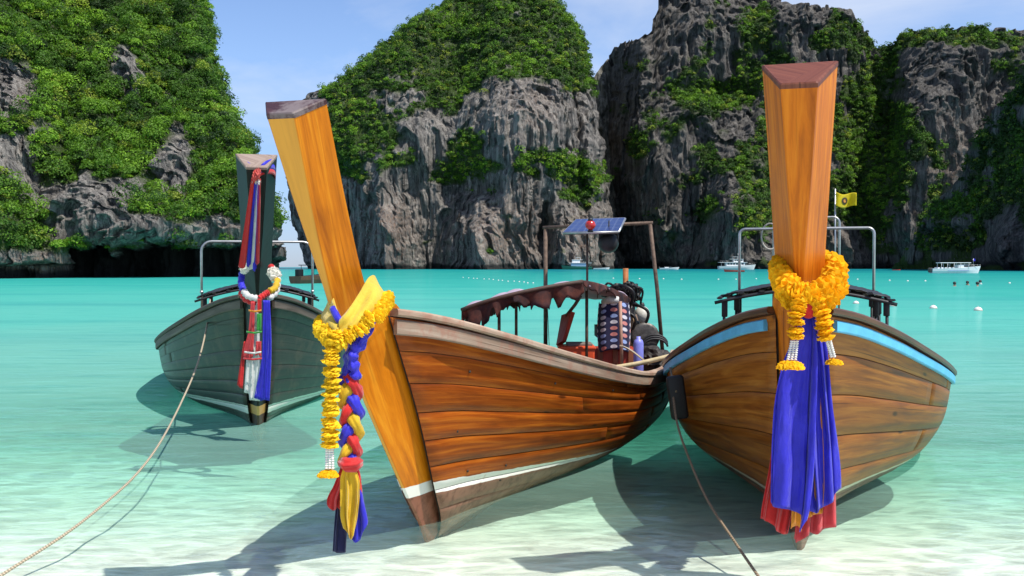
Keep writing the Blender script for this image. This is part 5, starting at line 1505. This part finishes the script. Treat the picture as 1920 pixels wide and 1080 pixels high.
# ------------------------------------------------------------------ yellow flag on the right boat
fl_ = empty("yellow_flag", A(1566, 460, 11.4)); tag(fl_, "small yellow flag with a dark round emblem on a thin pole behind the orange post", "flag")
inv = frame(fl_).inverted()
MB().tube([inv @ A(1566, 560, 11.4), inv @ A(1566, 354, 11.4)], .009, 7).build("flag_pole", m_steel, fl_)
V = []
def flag_pt(u, v):
    return inv @ A(1567 + 39 * u, 359 + 6 * u + 3.5 * math.sin(u * 5) + (26 - 2 * u) * v, 11.4 - .05 * math.sin(u * 7 + v))
for i in range(13):
    for j in range(25): V.append(tuple(flag_pt(j / 24, i / 12)))
solidify(mesh_obj("flag_cloth", V, grid_faces(13, 25), cloth('flag_yellow', (.88, .72, .02), .7, .2, .5), fl_, True), .003)
m_em = simple("dark_emblem", (.05, .04, .02), .7)
for rr, mt, dy in ((.22, m_em, -.006), (.10, m_corange, -.010)):
    V = []
    for k in range(20):
        a = 2 * math.pi * k / 20
        p = flag_pt(.42 + rr * .62 * math.cos(a), .5 + rr * 1.25 * math.sin(a)); V.append((p.x, p.y + dy, p.z))
    solidify(mesh_obj("emblem", V, [list(range(20))], mt, fl_), .002)

# ------------------------------------------------------------------ far boats, swimmers, buoys
m_gel = simple("white_gelcoat", (.74, .75, .76), .3, 0, .06, 2)
m_glass = simple("dark_window", (.02, .025, .03), .12, 0, .2, 2)
m_blueh = simple("pale_blue_hull", (.20, .34, .50), .4, 0, .15, 2)
m_greenh = simple("green_hull", (.03, .16, .10), .5, 0, .2, 2)
m_redh = simple("red_hull", (.5, .06, .04), .5, 0, .2, 2)
m_woodh = simple("brown_hull", (.10, .045, .02), .55, 0, .3, 2)

def motor_hull(root, L, B, H, mat, sheer=.35, name="hull", flare=.5):
    """pointed motor boat hull, bow towards +x"""
    xs_ = np.linspace(0, 1, 26)
    V = []
    for q in xs_:
        b = B / 2 * (1 - max(0, (q - .45) / .55) ** 2.2) * (.9 + .1 * min(1, q * 4))
        z = H * (1 + sheer * q ** 2)
        k = -.35 * H * (1 - .9 * max(0, (q - .6) / .4) ** 2)
        x = (q - .5) * L
        xb = x - flare * .10 * L * q ** 3
        ch = .35
        for s in (-1, 1):
            pts = [(x, s * b, z), (x - (x - xb) * .5, s * b * .93, z * .5), (xb, s * b * .72, ch * 0), (xb, s * b * .05, k)]
            V += pts if s < 0 else pts[::-1]
    f = grid_faces(26, 8).tolist()
    f += [[i * 8 + 0, i * 8 + 7, i * 8 + 15, i * 8 + 8] for i in range(25)]
    f.append(list(range(8))); f.append(list(range(25 * 8, 26 * 8)))
    o = mesh_obj(name, V, f, mat, root)
    bm = bmesh.new(); bm.from_mesh(o.data); bmesh.ops.recalc_face_normals(bm, faces=bm.faces); bm.to_mesh(o.data); bm.free()
    return o

def rails(root, L, B, z, x0, x1, h=.7, n=7):
    for s in (-1, 1):
        MB().tube([(x0 * L, s * B * .42, z + h), (x1 * L, s * B * .25, z + h * 1.15)], .03, 5).build("guard_rail", m_steel, root)
    for k in range(n):
        q = k / (n - 1); x = (x0 + (x1 - x0) * q) * L
        MB().tube([(x, -B * (.42 - .17 * q), z), (x, -B * (.42 - .17 * q), z + h * (1 + .15 * q))], .025, 5).build("rail_post", m_steel, root)

def windows(root, x0, x1, z, h, yside, n, gap=.25):
    w = (x1 - x0) / n
    for k in range(n):
        MB().box((x0 + w * (k + .5), yside, z), (w * (1 - gap), .06, h)).build("window", m_glass, root, False)

def base(px, py, Y):
    p = A(px, py, Y); p.z = 0.0
    return p

# white day-trip speedboat on the right
r = empty("speedboat", base(1792, 512, 245)); tag(r, "white speedboat with open sides and flat roof anchored near the swimmers", "speedboat")
L = 12.3
motor_hull(r, L, 3.0, 1.15, m_gel, .55)
MB().rbox((-.6, 0, 2.55), (7.6, 2.6, .16), .05).build("roof", m_gel, r, False)
MB().rbox((1.4, 0, 1.65), (2.4, 2.2, .9), .12).build("cabin", m_gel, r, False)
MB().rbox((2.2, 0, 1.75), (1.4, 2.26, .45), .05).build("windscreen", m_glass, r, False)
for x in (-4.1, -2.6, -1.0, .6, 2.6):
    for s in (-1, 1): MB().tube([(x, s * 1.2, 1.0), (x + .12, s * 1.2, 2.5)], .05, 6).build("roof_post", m_gel, r)
for s in (-.5, .5):
    MB().rbox((-6.3, s, .75), (.55, .4, 1.1), .08).build("outboard_motor", m_engine2, r, False)
for k in range(5): MB().rbox((-4.6 + k * .9, 0, 1.2), (.5, 2.0, .45), .05).build("bench", m_gel, r, False)
MB().rbox((0, -1.42, .62), (5.2, .05, .22), .01).build("hull_stripe", m_blueh, r, False)
rails(r, L, 3.0, 1.5, .2, .46, .5, 5)
fp = MB().tube([(4.3, 0, 1.6), (4.3, 0, 3.6)], .04, 6).build("flag_staff", m_steel, r)
mesh_obj("pennant", [(4.3, -.02, 3.6), (4.3, -.02, 2.95), (4.75, -.02, 3.0), (4.75, -.02, 3.5)], [[0, 1, 2, 3]], m_cblue, r)

def trip_boat(root, L, B, H, hull_m, deck_m, flip=False):
    s = -1 if flip else 1
    hull = motor_hull(root, L, B, H, hull_m, .5)
    MB().rbox((-L * .06, 0, H + 1.0), (L * .50, B * .8, 2.0), .15).build("lower_cabin", deck_m, root, False)
    windows(root, -L * .29, L * .16, H + 1.25, .8, -B * .40 - .02, 6)
    MB().rbox((-L * .12, 0, H + 2.1), (L * .74, B * .92, .22), .06).build("upper_deck", m_gel, root, False)
    MB().rbox((L * .02, 0, H + 3.05), (L * .26, B * .6, 1.6), .12).build("wheelhouse", m_gel, root, False)
    windows(root, -L * .09, L * .13, H + 3.3, .6, -B * .30 - .02, 4)
    MB().rbox((-L * .02, 0, H + 3.95), (L * .36, B * .7, .16), .05).build("wheelhouse_roof", m_gel, root, False)
    MB().rbox((-L * .05, 0, H + 5.2), (L * .16, B * .5, .14), .04).build("sun_roof", m_gel, root, False)
    for x in (-.12, .02):
        MB().tube([(L * x, -B * .2, H + 4), (L * x, -B * .2, H + 5.2)], .06, 5).build("roof_post", m_gel, root)
        MB().tube([(L * x, B * .2, H + 4), (L * x, B * .2, H + 5.2)], .06, 5).build("roof_post", m_gel, root)
    for x in (-.44, -.34, .22): MB().tube([(L * x, -B * .36, H), (L * x, -B * .36, H + 2.1)], .07, 5).build("deck_post", m_gel, root)
    rails(root, L, B, H * 1.35, .2, .45, .9, 6)
    rails(root, L, B * .9, H + 2.2, -.46, -.12, .8, 7)
    MB().tube([(L * .02, 0, H + 4), (L * .02, 0, H + 7.2)], .06, 5).build("mast", m_steel, root)

r = empty("trip_boat", base(1382, 504, 560)); tag(r, "white two deck excursion boat anchored under the right cliffs", "excursion boat")
trip_boat(r, 21, 5.6, 1.9, m_gel, m_gel)
r = empty("trip_boat", base(1081, 504, 570), math.pi); tag(r, "pale blue and white excursion boat with green hull under the middle cliff", "excursion boat")
trip_boat(r, 17.5, 5.4, 1.6, m_greenh, m_blueh)

def small_boat(px, py, Y, L, hull_m, label, rz=0.0, screen=True, canopy=False):
    r = empty("small_motorboat", base(px, py, Y), rz); tag(r, label, "motorboat")
    motor_hull(r, L, L * .26, L * .085, hull_m, .5)
    if screen:
        MB().rbox((L * .05, 0, L * .12), (L * .14, L * .17, L * .07), .1).build("windscreen", m_glass, r, False)
        MB().rbox((-L * .14, 0, L * .10), (L * .2, L * .17, L * .05), .1).build("seat", m_gel, r, False)
        MB().rbox((-L * .5, 0, L * .08), (L * .05, L * .06, L * .12), .05).build("outboard_motor", m_engine2, r, False)
    else:
        for q in (-.25, 0, .22): MB().rbox((L * q, 0, L * .08), (L * .05, L * .2, L * .015), .01).build("thwart", m_woodh, r, False)
    return r
small_boat(1255, 504, 550, 11, m_gel, "small white motorboat anchored between the two excursion boats")
small_boat(1128, 503, 580, 9.5, m_gel, "low pale open boat next to the blue and white excursion boat", 0, False)
small_boat(1376, 510, 300, 6.2, m_redh, "small red dinghy beside the white excursion boat's stern", math.pi, False)
small_boat(1681, 506, 430, 3.6, m_redh, "tiny reddish canoe lying left of the white speedboat", 0, False)

# longtail far out, half hidden by the golden post
r = empty("longtail_boat", base(606, 530, 97), math.radians(60)); tag(r, "distant brown longtail boat showing behind the golden leaning post", "boat")
motor_hull(r, 8.0, 1.7, .7, m_woodh, .9)
MB().tube([(3.6, 0, .6), (4.1, 0, 1.6), (4.3, 0, 2.5)], [.10, .12, .16], 6).build("stem_post", m_woodh, r)
MB().rbox((-.6, 0, 1.75), (4.2, 1.5, .08), .03).build("awning", m_black, r, False)
for x in (-2.4, -.6, 1.3):
    for s in (-1, 1): MB().tube([(x, s * .65, .6), (x, s * .65, 1.75)], .03, 5).build("awning_post", m_black, r)
MB().rbox((-3.4, 0, 1.0), (.7, .5, .7), .08).build("engine", m_engine, r, False)

# people: each body one skinned figure
m_skin = simple("tanned_skin", (.30, .16, .10), .6, 0, .15)
m_hair = simple("black_hair", (.010, .009, .009), .5, 0, .3)
def body(name, joints, bones, radii, mat, parent=None, loc=None):
    me = bpy.data.meshes.new(name); me.from_pydata(joints, bones, []); me.materials.append(mat)
    o = bpy.data.objects.new(name, me); sc.collection.objects.link(o)
    if parent is not None: o.parent = parent
    if loc is not None: o.location = loc
    o.modifiers.new("skin", 'SKIN')
    for i, rr in enumerate(radii): me.skin_vertices[0].data[i].radius = (rr, rr * .85)
    me.skin_vertices[0].data[0].use_root = True
    s = o.modifiers.new("sub", 'SUBSURF'); s.levels = 1; s.render_levels = 2
    for p in me.polygons: p.use_smooth = True
    return o
def swimmer(px, py, label, rz, shirt=None, s=1.15):
    Y = CAM_H * FPX / (py + 3.5 - HOR)
    o = body("person", [(0, 0, -.75), (0, 0, -.35), (0, 0, -.06), (0, 0, .07), (0, -.01, .17), (0, -.01, .25), (.19, 0, -.08), (.34, -.18, -.22), (.30, -.42, -.20), (-.19, 0, -.08), (-.34, -.18, -.22), (-.30, -.42, -.20)],
             [(0, 1), (1, 2), (2, 3), (3, 4), (4, 5), (2, 6), (6, 7), (7, 8), (2, 9), (9, 10), (10, 11)], [.13, .15, .14, .06, .105, .07, .07, .05, .04, .07, .05, .04], shirt or m_skin, None, base(px, py, Y))
    o.rotation_euler = (0, 0, rz); o.scale = (s, s, s)
    h = MB().ball((0, .012, .215), .118, 12, 8, (1, 1.08, .95)).build("hair", m_hair, o)
    MB().lathe([(.012, 0), (.016, .01), (.008, .035)], (0, -.115, .165), 6).build("nose", m_skin, o)
    tag(o, label, "person", "swimmers off the right cliffs")
swimmer(1790, 533, "swimmer with black hair, leftmost of the heads in the bay", .3)
swimmer(1814, 531, "swimmer with black hair between the other two groups of heads", -.4)
swimmer(1833, 533, "swimmer with black hair low beside the one in white", .8)
swimmer(1838, 529, "swimmer in a white top, farthest right of the heads", -.2, m_cwhite)

# buoys
m_bw = simple("white_buoy", (.72, .68, .64), .5, 0, .15, 3)
def buoy_parts(r, loc, label, first=None):
    if first is None:
        t_ = empty("mooring_buoy", loc)
        MB().lathe([(.01, -.45), (.6, -.38), (.95, -.08), (1.0, .1), (.85, .45), (.5, .75), (.12, .86)], (0, 0, 0), 14).build("buoy_body", m_bw, t_)
        MB().lathe([(1.0, -.06), (1.06, -.02), (1.06, .08), (1.0, .12)], (0, 0, 0), 14).build("buoy_band", simple("pinkish_band", (.42, .22, .17), .6), t_)
        MB().tube([(-.12, 0, .8), (-.1, 0, 1.05), (.1, 0, 1.05), (.12, 0, .8)], .05, 6).build("buoy_eye", m_steel, t_)
    else:
        t_ = first.copy(); sc.collection.objects.link(t_)
        for ch in first.children:
            c_ = ch.copy(); sc.collection.objects.link(c_); c_.parent = t_
    t_.location = loc; t_.scale = (r, r, r)
    tag(t_, label, "buoy", "white buoys strung across the bay")
    return t_
fb = None
BU = [(1605, 567, .13, "white buoy nearest the right boat's black awning"), (1675, 572, .14, "white buoy just past the right end of the black awning"), (1750, 576, .14, "white buoy below the swimmers' heads, second from the right edge"), (1834, 580, .15, "white buoy nearest the photo's right edge, largest of the string")]
for px, py, r_, lb in BU:
    o = buoy_parts(r_, base(px, py + 2, CAM_H * FPX / (py + 2 - HOR)), lb, fb); fb = fb or o
g = random.Random(5)
row = [(1608, 523, "tiny white float just right of the right boat's thin flag pole"), (1668, 525, "tiny white float beyond the right end of the black awning"), (1702, 526, "tiny white float under the left end of the white speedboat"), (1735, 526, "tiny white float just left of the white speedboat's stern"), (1893, 530, "tiny white float far right, beyond the swimmers")]
for px, py, lb in row:
    buoy_parts(.11, base(px, py + 1, CAM_H * FPX / (py + 1 - HOR)), lb, fb)["group"] = "small floats far out in the bay"
for px, py in [(1150, 521), (1199, 522), (1244, 522), (1278, 523), (1347, 523), (1380, 523), (1418, 522), (1448, 520)]:
    Y = CAM_H * FPX / (py + 1 - HOR)
    buoy_parts(.11, base(px, py + 1, Y), "small white float in the sparse row between the two hooped boats", fb)["group"] = "row of small floats between the boats"
for px, py in [(868 + 9.5 * k + g.uniform(-2, 2), 519 + .8 * k + g.uniform(-.6, .6)) for k in range(15)]:
    Y = CAM_H * FPX / (py + 1 - HOR)
    buoy_parts(.085, base(px, py + 1, Y), "tiny pale float of the dense dotted line left of the rusty gantry", fb)["group"] = "dense dotted line of floats"
